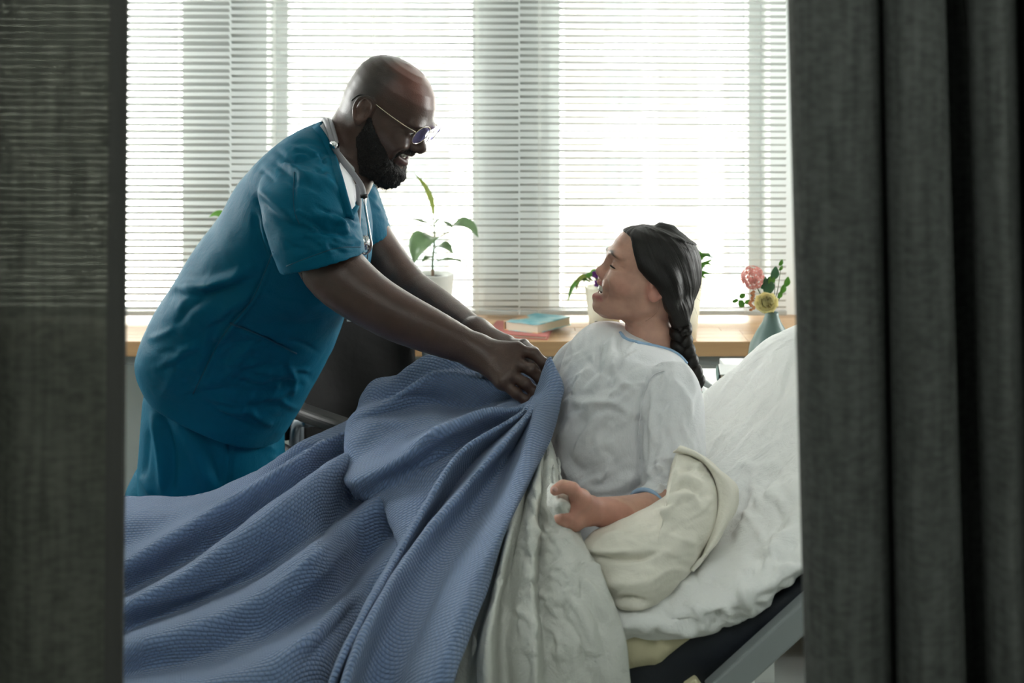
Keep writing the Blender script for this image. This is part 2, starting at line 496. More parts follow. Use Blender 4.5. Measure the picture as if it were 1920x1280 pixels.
cl, T, B = curtain('bed_curtain', [(-330, 1.22), (-240, 1.12), (-150, 1.2), (-60, 1.25), (-12, 1.19), (40, 1.165), (120, 1.17), (205, 1.18), (236, 1.182)],
        [(-330, 1.22), (-240, 1.12), (-150, 1.2), (-60, 1.25), (-12, 1.19), (40, 1.165), (120, 1.17), (196, 1.18), (226, 1.182)],
        'charcoal linen bed curtain at the left edge, sheer enough to show the blind behind', M_CURT)
# doubled hem along its free edge
V = []
zs = np.linspace(ZC - 0.02, 0.03, 30)
for z in zs:
    t = np.clip((CAMZ + 0.09 - z) / 0.6, -0.6, 2.2)
    xe = ((237 * (1 - t) + 227 * t) - 960) / FPX * 1.18
    for dx, dy in ((-0.0155, -0.003), (0, -0.003), (0.0006, 0.002), (0, 0.007), (-0.0155, 0.007)): V.append((xe + dx, 1.182 + dy, z))
link('hem', mesh('hem', V, grid_faces(30, 5), False), M_HEM, cl)
curtain('bed_curtain', [(1478, 1.24), (1484, 1.21), (1500, 1.19), (1560, 1.165), (1630, 1.175), (1654, 1.215), (1664, 1.18), (1700, 1.155), (1752, 1.165), (1775, 1.26), (1800, 1.27), (1835, 1.18), (1870, 1.165), (1895, 1.20), (1915, 1.27), (1960, 1.18), (2050, 1.16), (2120, 1.25), (2200, 1.17)],
        [(1508, 1.24), (1514, 1.21), (1530, 1.19), (1590, 1.165), (1652, 1.175), (1676, 1.215), (1690, 1.18), (1730, 1.155), (1788, 1.165), (1812, 1.26), (1838, 1.27), (1868, 1.18), (1900, 1.165), (1920, 1.20), (1950, 1.27), (1990, 1.18), (2060, 1.16), (2120, 1.25), (2200, 1.17)],
        'charcoal curtain at the right edge hanging in deep vertical folds', M_CURT2)
# ---------------------------------------------------------------- cloth helpers
def loft(lines, nr, nc, exag=0.0):
    """smooth surface through guide lines given as (px, py, d); returns grid of points and uvs in metres"""
    G = np.stack([catmull(WP(l), nc) for l in lines])             # lines x nc x 3
    if exag:                                                      # deepen folds: push each guide further along its own offset
        view = G - np.array((0, 0, CAMZ)); view /= np.linalg.norm(view, axis=2)[..., None]
        dev = G[1:-1] - (G[:-2] + G[2:]) / 2
        amt = np.clip(np.einsum('ijk,ijk->ij', dev, view[1:-1]), -.03, .03) * np.minimum(1, np.linspace(0, 6, nc))
        G[1:-1] += exag * amt[..., None] * view[1:-1]
    k = len(lines)
    acc = np.zeros(k)
    acc[1:] = np.cumsum(np.maximum(np.median(np.linalg.norm(np.diff(G, axis=0), axis=2), axis=1), 0.004))
    S = hermite(acc, G.reshape(k, -1), np.linspace(0, acc[-1], nr)).reshape(nr, nc, 3)
    du = np.zeros((nr, nc)); du[:, 1:] = np.cumsum(np.linalg.norm(np.diff(S, axis=1), axis=2), axis=1)
    dv = np.zeros((nr, nc)); dv[1:] = np.cumsum(np.linalg.norm(np.diff(S, axis=0), axis=2), axis=0)
    return S, du, dv

def grid_normals(S):
    a = np.gradient(S, axis=0); b = np.gradient(S, axis=1)
    n = np.cross(a, b); n /= np.linalg.norm(n, axis=2)[..., None] + 1e-12
    flip = np.einsum('ijk,ijk->ij', n, S - np.array((0, 0, CAMZ))) > 0
    n[flip] *= -1
    return n

def vnoise(P, scale, seed=0.0, stretch=(1, 1, 1)):
    Q = np.asarray(P).reshape(-1, 3) * scale * np.asarray(stretch) + seed
    return np.array([mnoise.noise(Vector(q)) for q in Q])

def seg_dist(P, L):
    """distance of 2-D points to a polyline and the parameter 0..1 along it"""
    L = np.asarray(L, float); best = np.full(len(P), 1e9); par = np.zeros(len(P))
    acc = np.concatenate(([0], np.cumsum(np.linalg.norm(np.diff(L, axis=0), axis=1))))
    for i in range(len(L) - 1):
        a, ab = L[i], L[i + 1] - L[i]
        t = np.clip(((P - a) @ ab) / (ab @ ab + 1e-12), 0, 1)
        d = np.linalg.norm(P - (a + t[:, None] * ab), axis=1)
        m = d < best
        best[m] = d[m]; par[m] = (acc[i] + t[m] * np.linalg.norm(ab)) / acc[-1]
    return best, par

def sculpt(V, Nn, strokes, facing=True):
    """push creases (amp > 0) or valleys (amp < 0) into a mesh; a stroke is (polyline in the photo's frame, width px, metres)"""
    p = proj(V)
    view = V - np.array((0, 0, CAMZ)); view /= np.linalg.norm(view, axis=1)[:, None]
    face = np.clip(-np.einsum('ij,ij->i', view, Nn) * 3, 0, 1) if facing else np.ones(len(V))
    D = np.zeros(len(V))
    for line, w, amp in strokes:
        if len(line) > 2: line = catmull(np.array(line, float), 4 * len(line))
        line = np.asarray(line, float)
        lo, hi = line.min(0) - 3 * w, line.max(0) + 3 * w
        m = np.all((p > lo) & (p < hi), axis=1)
        if not m.any(): continue
        d, t = seg_dist(p[m], line)
        D[m] += amp * np.exp(-(d / w) ** 2) * np.clip(np.sin(np.pi * np.clip(t, 0.04, 0.96)) * 1.6, 0, 1)
    return V + Nn * (D * face)[:, None]

def rand_strokes(seed, n, xr, yr, ang, sd, length, w, amp):
    """many small creases of one run of cloth, scattered by a fixed seed"""
    r_ = random.Random(seed); out = []
    for _ in range(n):
        x, y = r_.uniform(*xr), r_.uniform(*yr); a = math.radians(r_.gauss(ang, sd)); L_ = length * r_.uniform(.5, 1.4); b = r_.uniform(-.15, .15) * L_
        dx, dy = math.cos(a) * L_ / 2, -math.sin(a) * L_ / 2
        out.append(([(x - dx, y - dy), (x + b * math.sin(a), y + b * math.cos(a)), (x + dx, y + dy)], w * r_.uniform(.7, 1.5), amp * r_.uniform(.4, 1.2) * r_.choice((-1, 1, 1))))
    return out

def cloth_obj(name, S, du, dv, mat, parent, thick=0.004, uvscale=1.0, offset=0.0):
    nr, nc = S.shape[:2]
    uv = np.stack((du, dv), -1).reshape(-1, 2) * uvscale
    me = mesh(name, S.reshape(-1, 3), grid_faces(nr, nc), True, uv)
    o = link(name, me, mat, parent)
    if thick:
        s = o.modifiers.new('thick', 'SOLIDIFY'); s.thickness = thick; s.offset = offset
    return o

def linen(name, col, rough=0.85, transl=0.0, bump=0.25, crease=0.5, sheen=0.0, scale=1.0, ridge=0.10):
    """woven cloth: fine thread relief and soft random creases"""
    m, nt, b = new_mat(name); L = nt.links
    tc = N(nt, 'ShaderNodeTexCoord')
    nz = N(nt, 'ShaderNodeTexNoise'); nz.inputs['Scale'].default_value = 14 * scale; nz.inputs['Detail'].default_value = 7; nz.inputs['Roughness'].default_value = 0.62
    nz.inputs['Distortion'].default_value = 0.6
    L.new(tc.outputs['Object'], nz.inputs['Vector'])
    mp = N(nt, 'ShaderNodeMapping'); mp.inputs['Scale'].default_value = (420, 420, 90)
    L.new(tc.outputs['Object'], mp.inputs[0])
    n2 = N(nt, 'ShaderNodeTexNoise'); n2.inputs['Scale'].default_value = 1.0; n2.inputs['Detail'].default_value = 3
    L.new(mp.outputs[0], n2.inputs['Vector'])
    b1 = N(nt, 'ShaderNodeBump'); b1.inputs['Strength'].default_value = crease; b1.inputs['Distance'].default_value = 0.02
    rg = N(nt, 'ShaderNodeTexNoise', noise_type='RIDGED_MULTIFRACTAL'); rg.inputs['Scale'].default_value = 5.5 * scale; rg.inputs['Detail'].default_value = 3; rg.inputs['Distortion'].default_value = 0.9
    rg.inputs['Lacunarity'].default_value = 2.3
    L.new(tc.outputs['Object'], rg.inputs['Vector'])
    sm = N(nt, 'ShaderNodeMath', operation='MULTIPLY_ADD'); sm.inputs[1].default_value = ridge; L.new(rg.outputs[0], sm.inputs[0]); L.new(nz.outputs[0], sm.inputs[2])
    L.new(sm.outputs[0], b1.inputs['Height'])
    b2 = N(nt, 'ShaderNodeBump'); b2.inputs['Strength'].default_value = bump; b2.inputs['Distance'].default_value = 0.002
    L.new(n2.outputs[0], b2.inputs['Height']); L.new(b1.outputs[0], b2.inputs['Normal']); L.new(b2.outputs[0], b.inputs['Normal'])
    mx = N(nt, 'ShaderNodeMix', data_type='RGBA'); mx.inputs[6].default_value = (*[c * 0.94 for c in col], 1); mx.inputs[7].default_value = (*col, 1)
    L.new(n2.outputs[0], mx.inputs[0]); L.new(mx.outputs[2], b.inputs['Base Color'])
    b.inputs['Roughness'].default_value = rough; b.inputs['Specular IOR Level'].default_value = 0.12
    if sheen: b.inputs['Sheen Weight'].default_value = sheen
    if transl: add_translucency(m, nt, b, col, transl)
    return m

def weave_mat(name, c1, c2):
    """chunky basket weave in the cloth's own uv (metres)"""
    m, nt, b = new_mat(name); L = nt.links
    uv = N(nt, 'ShaderNodeUVMap'); uv.uv_map = 'UVMap'
    nz = N(nt, 'ShaderNodeTexNoise'); nz.inputs['Scale'].default_value = 60; nz.inputs['Detail'].default_value = 2
    L.new(uv.outputs[0], nz.inputs['Vector'])
    ds = N(nt, 'ShaderNodeVectorMath', operation='SCALE'); ds.inputs['Scale'].default_value = 0.003
    L.new(nz.outputs['Color'], ds.inputs[0])
    ad = N(nt, 'ShaderNodeVectorMath', operation='ADD'); L.new(uv.outputs[0], ad.inputs[0]); L.new(ds.outputs[0], ad.inputs[1])
    sp = N(nt, 'ShaderNodeSeparateXYZ'); L.new(ad.outputs[0], sp.inputs[0])
    def M(op, a, bb=None):
        n = N(nt, 'ShaderNodeMath', operation=op)
        for i, x in enumerate((a, bb)):
            if x is None: continue
            if isinstance(x, (int, float)): n.inputs[i].default_value = x
            else: L.new(x, n.inputs[i])
        return n.outputs[0]
    v = M('DIVIDE', sp.outputs[1], 0.0064)
    row = M('FLOOR', v)
    u = M('ADD', M('DIVIDE', sp.outputs[0], 0.0086), M('MULTIPLY', M('MODULO', row, 2.0), 0.5))
    hx = M('POWER', M('SINE', M('MULTIPLY', M('FRACT', u), math.pi)), 0.35)
    hy = M('POWER', M('SINE', M('MULTIPLY', M('FRACT', v), math.pi)), 0.6)
    h = M('MULTIPLY', hx, hy)
    fz = N(nt, 'ShaderNodeTexNoise'); fz.inputs['Scale'].default_value = 900; fz.inputs['Detail'].default_value = 3
    L.new(uv.outputs[0], fz.inputs['Vector'])
    h2 = M('ADD', h, M('MULTIPLY', fz.outputs[0], 0.6))
    bp = N(nt, 'ShaderNodeBump'); bp.inputs['Strength'].default_value = 0.85; bp.inputs['Distance'].default_value = 0.0042
    L.new(h2, bp.inputs['Height']); L.new(bp.outputs[0], b.inputs['Normal'])
    mx = N(nt, 'ShaderNodeMix', data_type='RGBA'); mx.inputs[6].default_value = (*c1, 1); mx.inputs[7].default_value = (*c2, 1)
    mixf = M('ADD', M('MULTIPLY', h, 0.6), M('MULTIPLY', fz.outputs[0], 0.5))
    L.new(mixf, mx.inputs[0]); L.new(mx.outputs[2], b.inputs['Base Color'])
    b.inputs['Roughness'].default_value = 0.95; b.inputs['Specular IOR Level'].default_value = 0.1
    b.inputs['Sheen Weight'].default_value = 0.4
    return m

M_BLUE = weave_mat('blue_waffle_wool', (0.095, 0.17, 0.33), (0.31, 0.43, 0.68))
M_SHEET = linen('white_bed_linen', (0.93, 0.94, 0.92), 0.8, 0.05, 0.2, 0.45)
M_COVER = linen('white_cover_linen', (0.80, 0.81, 0.76), 0.8, 0.10, 0.2, 0.55, scale=1.5)
M_PILLOW = linen('cream_pillowcase', (0.84, 0.81, 0.71), 0.75, 0.0, 0.15, 0.25)
M_CREAM = linen('cream_mattress_cover', (0.62, 0.57, 0.38), 0.8, 0.0, 0.1, 0.15)
M_NAVY = simple('navy_vinyl', (0.012, 0.016, 0.024), 0.55, var=0.1, bump=0.08, bscale=60)
M_BAR = simple('grey_powder_coat', (0.27, 0.30, 0.30), 0.45, var=0.03)
M_RUBBER = simple('black_rubber', (0.012, 0.012, 0.013), 0.6, var=0.1, spec=.25)
M_STEEL = simple('brushed_steel', (0.55, 0.57, 0.58), 0.28, 1.0, var=0.05)

# ---------------------------------------------------------------- hospital bed
bed = empty('hospital_bed', (-0.3, 2.36, 0.0), 'hospital bed with raised backrest, navy mattress side and grey frame', 'bed')
BX = np.array((-1.25, -0.5, 0.0, 0.16, 0.28, 0.345, 0.43, 0.51, 0.58, 0.66))
BZN = np.array((0.575, 0.59, 0.66, 0.695, 0.715, 0.735, 0.78, 0.845, 0.905, 0.965)) - 0.012     # near side
BZF = np.array((0.575, 0.59, 0.65, 0.685, 0.735, 0.775, 0.845, 0.915, 0.96, 0.985)) - 0.012     # far side
def bed_top(x, d):
    zn = hermite(BX, BZN, np.atleast_1d(np.clip(x, -1.25, 0.66))); zf = hermite(BX, BZF, np.atleast_1d(np.clip(x, -1.25, 0.66)))
    t = np.clip((np.atleast_1d(d) - 1.95) / 0.82, 0, 1)
    return zn * (1 - t) + zf * t
xs = np.linspace(-1.25, 0.66, 60)
def mattress_loop(dn, df, th, top_off, r=0.02):
    L_ = []
    for x in xs:
        n_, f_ = bed_top(x, dn)[0] + top_off, bed_top(x, df)[0] + top_off
        th_ = float(np.interp(x, (.15, .28, .345, .43, .5), (th, .105, .076, .052, .050)))
        L_.append([(x, dn, n_ - th_), (x, dn, n_ - r), (x, dn + r * .3, n_ - r * .3), (x, dn + r, n_), (x, (dn + df) / 2, (n_ + f_) / 2),
                   (x, df - r, f_), (x, df, f_ - r), (x, df, f_ - th_)])
    V = np.array(L_).reshape(-1, 3)
    F = [tuple(f) for f in grid_faces(len(xs), 8, True)] + [tuple(range(8))[::-1], tuple((len(xs) - 1) * 8 + i for i in range(8))]
    return V, F
V, F = mattress_loop(1.945, 2.77, 0.135, -0.01)
link('mattress', mesh('mattress', V, F), M_NAVY, bed)
# cream cover band with pleats around the mattress' upper edge
bandx = np.linspace(-1.24, 0.288, 150)
V = []
for i, x in enumerate(bandx):
    zt = bed_top(x, 1.95)[0]
    h = 0.044 * np.clip((0.290 - x) / 0.07, 0.02, 1) if x > 0.2 else 0.044
    pl = 0.0060 * (0.5 + 0.5 * math.sin(x * 2 * math.pi / 0.045 + 2 * math.sin(x * 9))) ** 3
    for k, (dd, zz) in enumerate(((0.05, 0.006), (0.0, 0.006), (-0.006 - pl * .5, -0.006), (-0.007 - pl, -h * .6), (-0.006 - pl * .6, -h), (0.004, -h - 0.001))):
        V.append((x, 1.945 + dd, zt + zz - 0.008))
link('cover_band', mesh('cover_band', V, grid_faces(len(bandx), 6)), M_CREAM, bed)
# frame: backrest bars, seat bars, posts and castors
def bar(name, a, b, w, h, mat, parent):
    a, b = np.array(a, float), np.array(b, float); L_ = np.linalg.norm(b - a)
    z = (b - a) / L_; y = np.array((0, 1.0, 0)) if abs(z[1]) < .9 else np.array((1.0, 0, 0)); x = np.cross(y, z); x /= np.linalg.norm(x); y = np.cross(z, x)
    R = Matrix((x, y, z)).transposed().to_4x4()
    return box(name, (a + b) / 2, (h, w, L_), mat, parent, 0.004, R.to_3x3())
for y in (1.925, 2.775):
    bar('backrest_bar', W(1338, 1302, 1.925) * (1, 0, 1) + (0, y, 0), W(1580, 1082, 1.925) * (1, 0, 1) + (0, y, 0), 0.03, 0.040, M_BAR, bed)
    bar('side_rail', (-1.25, y, 0.44), (0.33, y, 0.50), 0.03, 0.05, M_BAR, bed)
bar('crossbar', (0.5, 1.93, 0.70), (0.5, 2.77, 0.70), 0.03, 0.03, M_BAR, bed)
bar('crossbar', (-1.0, 1.93, 0.43), (-1.0, 2.77, 0.43), 0.03, 0.03, M_BAR, bed)
box('bracket', W(1304, 1293, 1.91), (0.024, 0.02, 0.034), M_CREAM, bed, 0.004, Matrix.Rotation(-0.6, 3, 'Y'))
for x in (-1.1, 0.28):
    for y in (2.0, 2.7):
        lg = bar('leg', (x, y, 0.10), (x, y, 0.46), 0.045, 0.045, M_BAR, bed)
        r_ = bpy.data.objects.new('castor', None)
        bm = bmesh.new()
        bmesh.ops.create_cone(bm, cap_ends=True, segments=24, radius1=0.05, radius2=0.05, depth=0.03,
                              matrix=Matrix.Translation((x, y, 0.05)) @ Matrix.Rotation(math.pi / 2, 4, 'X'))
        link('castor', bm_mesh('castor', bm), M_RUBBER, lg)
tube('grab_rail', [W(1300, 704, 2.82), W(1318, 716, 2.82), W(1345, 733, 2.82), (0.42, 2.82, 0.78), (0.38, 2.79, 0.70), (0.30, 2.775, 0.5)], 0.008, M_BAR, bed, 10)

# ---------------------------------------------------------------- white bottom sheet over the raised backrest
R1 = [(900, 885), (1100, 868), (1240, 800), (1313, 745), (1380, 690), (1440, 637), (1478, 623), (1520, 613), (1556, 622)]
R4 = [(885, 1195), (1060, 1180), (1159, 1160), (1305, 1137), (1390, 1107), (1497, 1049), (1600, 960), (1690, 880), (1750, 835)]
R5 = [(885, 1260), (1060, 1222), (1166, 1198), (1300, 1192), (1375, 1168), (1494, 1089), (1610, 990), (1700, 910), (1770, 860)]
nc, nr = 240, 220
A = catmull(WP([(*p, 2.77) for p in R1]), nc); D_ = catmull(WP([(*p, 1.93) for p in R4]), nc); E = catmull(WP([(*p, 1.94) for p in R5]), nc)
A0 = A + np.array((0.01, 0.025, -0.09))
rows = [(0.0, A0), (0.045, A + np.array((0, .02, -.035))), (0.09, A + np.array((0, -.01, 0)))]
for t in (0.25, 0.5, 0.75): rows.append((0.09 + 0.84 * t, A * (1 - t) + D_ * t + np.array((0, 0, -0.012 * math.sin(math.pi * t)))))
rows += [(0.93, D_ + np.array((0, 0.02, 0.004))), (0.955, D_ + np.array((0, -0.008, -0.006))), (0.985, (D_ + E) / 2 + np.array((0, -0.008, 0))), (1.02, E)]
S = hermite([r[0] for r in rows], np.stack([r[1] for r in rows]).reshape(len(rows), -1), np.linspace(0, 1.02, nr)).reshape(nr, nc, 3)
nn = grid_normals(S)
flat = S.reshape(-1, 3)
wr = 0.006 * vnoise(flat, 9, 3.0, (1, 0.7, 1)) + 0.003 * vnoise(flat, 24, 8.0, (1, .5, 1))
flat = flat + nn.reshape(-1, 3) * (wr[:, None])
strokes = [([(1325, 850), (1400, 760), (1475, 690)], 7, 0.004), ([(1335, 880), (1420, 790), (1490, 730)], 8, -0.004), ([(1350, 860), (1440, 740), (1485, 670)], 6, 0.003),
           ([(1490, 900), (1420, 960), (1375, 1040)], 12, 0.007), ([(1490, 940), (1440, 1000), (1400, 1060)], 10, -0.006), ([(1495, 990), (1450, 1040), (1425, 1100)], 9, 0.008),
           ([(1300, 1130), (1310, 1150), (1318, 1180)], 9, 0.010), ([(1388, 1105), (1400, 1130), (1410, 1150)], 9, 0.010), ([(1345, 1140), (1355, 1165)], 10, -0.008),
           ([(1170, 1162), (1240, 1175), (1320, 1178), (1380, 1160)], 8, 0.005), ([(1215, 1160), (1290, 1162), (1350, 1150)], 9, -0.006),
           ([(1170, 1150), (1230, 1160), (1270, 1185)], 9, 0.006), ([(1260, 1120), (1330, 1060), (1370, 980)], 14, 0.006), ([(1385, 870), (1430, 880), (1470, 860)], 10, 0.006),
           ([(1390, 940), (1440, 900), (1490, 850)], 9, -0.005)]
strokes += rand_strokes(2, 60, (1200, 1500), (1060, 1190), 30, 35, 55, 6, .0045) + rand_strokes(3, 70, (1320, 1500), (650, 1000), 55, 12, 150, 4, .0018) + rand_strokes(6, 40, (1380, 1500), (900, 1100), 50, 40, 60, 7, .0045)
flat = sculpt(flat, nn.reshape(-1, 3), strokes)
S = flat.reshape(nr, nc, 3)
bs = cloth_obj('bed_sheet', S, np.zeros((nr, nc)), np.zeros((nr, nc)), M_SHEET, None, 0.003)
tag(bs, 'rumpled white bottom sheet stretched over the raised bed backrest', 'sheet')

# ---------------------------------------------------------------- cream pillow tucked under the forearm
PO = [(1270, 842), (1298, 850), (1330, 880), (1346, 925), (1341, 985), (1318, 1035), (1285, 1085), (1245, 1128), (1205, 1150), (1160, 1142), (1125, 1100), (1104, 1055), (1092, 1024),
      (1108, 1000), (1140, 985), (1180, 966), (1225, 944), (1258, 915), (1258, 878)]
ring = catmull(np.array(PO + [PO[0]], float), 181)[:-1]
cen = np.array((1232, 1030.0))
rs = np.linspace(0, 1, 46)
def pillow_d(p): return 1.962 + (1150 - p[..., 1]) / 300 * 0.175
def puff(r, T, e=2.6): return T * (1 - r ** e) ** 0.55
front, back = [], []
for r in rs:
    p = cen + (ring - cen) * r
    T = puff(min(r, 1.0), 0.085)
    d = pillow_d(p)
    front.append(np.array([W(a, b, dd - T) for (a, b), dd in zip(p, d)]))
    back.append(np.array([W(a, b, dd + T * 0.8) for (a, b), dd in zip(p, d)]))
n_ = len(ring)
G = np.concatenate((np.array(front[1:]), np.array(back[1:-1])[::-1]))
V = G.reshape(-1, 3)
Fq = [tuple(f) for f in grid_faces(len(G), n_, True)]
V = np.vstack((V, front[0][:1], back[0][:1]))
Fq += [(len(V) - 2, (j + 1) % n_, j) for j in range(n_)]
o_ = (len(G) - 1) * n_
Fq += [(len(V) - 1, o_ + j, o_ + (j + 1) % n_) for j in range(n_)]
tmp = mesh('pillow', V, Fq)
def vnormals(me):
    a = np.zeros(len(me.vertices) * 3, dtype=np.float32); me.vertices.foreach_get('co', a)
    b_ = np.zeros(len(me.vertices) * 3, dtype=np.float32); me.vertex_normals.foreach_get('vector', b_)
    return a.reshape(-1, 3).astype(float), b_.reshape(-1, 3).astype(float)
def set_co(me, V):
    me.vertices.foreach_set('co', np.asarray(V, dtype=np.float32).ravel()); me.update()
V, nn = vnormals(tmp)
if np.mean(np.einsum('ij,ij->i', V - V.mean(0), nn)) < 0: nn = -nn; tmp.flip_normals()
pil_strokes = [([(1268, 888), (1285, 876), (1300, 880)], 6, -0.008), ([(1264, 900), (1290, 898), (1318, 915)], 8, 0.006), ([(1262, 918), (1285, 908), (1300, 915), (1310, 930)], 5, -0.010),
               ([(1262, 935), (1290, 930), (1310, 950)], 8, 0.007), ([(1235, 950), (1262, 945), (1280, 950)], 5, -0.006), ([(1225, 960), (1260, 965)], 7, 0.005),
               ([(1100, 1040), (1140, 1046), (1190, 1045), (1235, 1036)], 5, -0.010), ([(1100, 1030), (1140, 1036), (1190, 1034)], 6, 0.005), ([(1150, 1010), (1190, 990), (1235, 985)], 9, -0.007),
               ([(1120, 1012), (1160, 1000), (1200, 985)], 7, 0.005), ([(1130, 1100), (1180, 1092), (1230, 1098)], 12, 0.005), ([(1150, 1124), (1190, 1122), (1215, 1128)], 4, -0.010),
               ([(1152, 1134), (1190, 1134), (1225, 1130)], 6, 0.006), ([(1290, 1000), (1300, 1040), (1270, 1090)], 12, 0.004)]
V = sculpt(V, nn, pil_strokes + rand_strokes(4, 30, (1250, 1330), (860, 960), 20, 25, 45, 5, .0025) + rand_strokes(5, 40, (1100, 1300), (980, 1140), 5, 20, 80, 7, .0018))
V = V + nn * (0.004 * vnoise(V, 10, 1.0) + 0.0015 * vnoise(V, 30, 5.0))[:, None]
set_co(tmp, V)
pillow = empty('pillow', tuple(W(1200, 1150, 2.05)), 'plump cream pillow with a loose flap, under the woman\'s bare forearm', 'pillow')
link('pillow_body', tmp, M_PILLOW, pillow)
# the case's open flap beyond the seam
seam = [(1262, 846), (1296, 851), (1330, 880), (1346, 925), (1341, 985), (1322, 1030), (1296, 1068)]
outer = [(1275, 838), (1310, 852), (1352, 885), (1380, 912), (1383, 935), (1355, 995), (1330, 1034), (1298, 1070)]
outer2 = [(1272, 850), (1306, 858), (1348, 892), (1370, 915), (1372, 935), (1345, 1000), (1322, 1036), (1297, 1069)]
def at_d(l, off): return [(x, y, float(pillow_d(np.array((x, y), float))) + off) for x, y in l]
flapS, du, dv = loft([at_d(seam, -0.022), at_d([((a[0] + b[0]) / 2, (a[1] + b[1]) / 2) for a, b in zip(catmull(np.array(seam, float), 9), catmull(np.array(outer, float), 9))], -0.03),
                      at_d(outer, 0.005), at_d(outer2, 0.05)], 40, 120)
nn = grid_normals(flapS)
flapS = flapS + nn * (0.004 * vnoise(flapS, 26, 2.0, (1, 1, .6))).reshape(40, 120, 1)
cloth_obj('case_flap', flapS, du, dv, M_PILLOW, pillow, 0.003)

# ---------------------------------------------------------------- white cover hanging over the near side of the bed
CL = [
 [(930, 790, 2.42), (890, 900, 2.34), (840, 1000, 2.22), (800, 1150, 2.06), (780, 1330, 1.95), (780, 1560, 1.92)],
 [(985, 800, 2.38), (950, 930, 2.22), (912, 1040, 2.08), (872, 1180, 1.965), (845, 1340, 1.905), (840, 1560, 1.88)],
 [(998, 800, 2.33), (958, 950, 2.14), (922, 1080, 2.00), (890, 1200, 1.935), (880, 1340, 1.91), (878, 1560, 1.90)],
 [(1006, 805, 2.3), (966, 960, 2.06), (935, 1100, 1.91), (916, 1200, 1.85), (918, 1340, 1.84), (920, 1560, 1.84)],
 [(1011, 808, 2.31), (980, 965, 2.10), (955, 1100, 1.975), (945, 1200, 1.915), (950, 1340, 1.895), (955, 1560, 1.89)],
 [(1015, 810, 2.30), (990, 970, 2.06), (978, 1100, 1.935), (970, 1200, 1.88), (975, 1340, 1.87), (980, 1560, 1.865)],
 [(1020, 812, 2.29), (1002, 975, 2.025), (997, 1120, 1.90), (1000, 1200, 1.85), (1002, 1340, 1.84), (1002, 1560, 1.84)],
 [(1022, 813, 2.30), (1012, 985, 2.06), (1012, 1120, 1.95), (1020, 1220, 1.895), (1026, 1340, 1.885), (1030, 1560, 1.88)],
 [(1027, 816, 2.29), (1030, 980, 2.03), (1042, 1110, 1.92), (1062, 1220, 1.875), (1078, 1340, 1.865), (1082, 1560, 1.86)],
 [(1032, 828, 2.29), (1045, 965, 2.03), (1072, 1070, 1.93), (1104, 1180, 1.87), (1124, 1320, 1.86), (1130, 1560, 1.855)],
 [(1037, 840, 2.285), (1052, 950, 2.04), (1082, 1040, 1.96), (1120, 1120, 1.905), (1146, 1230, 1.865), (1158, 1340, 1.86), (1160, 1560, 1.86)],
 [(1043, 855, 2.29), (1058, 935, 2.08), (1087, 1012, 2.00), (1126, 1085, 1.93), (1160, 1175, 1.89), (1176, 1290, 1.875), (1180, 1560, 1.87)],
 [(1040, 858, 2.33), (1054, 938, 2.14), (1081, 1015, 2.06), (1118, 1088, 1.99), (1150, 1178, 1.94), (1168, 1290, 1.92), (1172, 1560, 1.91)]]
nr, nc = 220, 200
S, du, dv = loft(CL, nr, nc)
nn = grid_normals(S).reshape(-1, 3)
flat = S.reshape(-1, 3)
flat = flat + nn * (0.005 * vnoise(flat, 11, 1.5, (1, 1, .5)) + 0.0028 * vnoise(flat, 32, 6.0, (1, 1, .6)))[:, None]
flat = sculpt(flat, nn, [([(1000, 1140), (1040, 1130), (1075, 1118)], 6, 0.004), ([(1010, 1165), (1045, 1185), (1055, 1240)], 6, 0.005), ([(1060, 1110), (1090, 1150), (1110, 1200), (1125, 1260)], 6, 0.007),
                         ([(1080, 1105), (1115, 1150), (1130, 1200), (1145, 1260)], 7, -0.006), ([(1085, 1080), (1120, 1120), (1140, 1160)], 7, 0.006), ([(935, 1080), (945, 1110), (940, 1140)], 5, -0.006),
                         ([(1040, 1160), (1070, 1190), (1078, 1270)], 6, 0.005), ([(1055, 1160), (1088, 1200), (1095, 1270)], 6, -0.005), ([(1000, 1075), (1050, 1060), (1090, 1050)], 6, 0.003)] + rand_strokes(7, 90, (980, 1150), (900, 1270), -70, 25, 60, 5, .0035) + rand_strokes(8, 40, (990, 1100), (980, 1130), 20, 30, 40, 4, .0025))
S = flat.reshape(nr, nc, 3)
cv = empty('bed_cover', tuple(W(1000, 1560, 1.87)), 'white creased cover hanging down the near side of the bed', 'bedding')
cloth_obj('cover_cloth', S, du, dv, M_COVER, cv, 0.004)
# bunch of the cover gripped in the woman's fist
Bn = [[(1030, 905, 2.08), (1048, 912, 2.05), (1064, 918, 2.05)], [(1026, 930, 2.04), (1048, 926, 2.005), (1068, 930, 2.02)], [(1030, 950, 2.02), (1050, 945, 1.985), (1070, 950, 2.01)],
      [(1040, 970, 2.01), (1058, 962, 1.995), (1072, 966, 2.02)], [(1055, 990, 2.03), (1066, 984, 2.03), (1074, 980, 2.05)]]
S, du, dv = loft(Bn, 40, 40)
nn = grid_normals(S).reshape(-1, 3); flat = S.reshape(-1, 3)
flat = sculpt(flat + nn * (0.003 * vnoise(flat, 60, 3.0))[:, None], nn, [([(1040, 935), (1055, 930), (1064, 940)], 4, -0.005), ([(1044, 950), (1056, 942), (1066, 955)], 4, 0.004)])
cloth_obj('gripped_bunch', flat.reshape(40, 40, 3), du, dv, M_COVER, cv, 0.003)
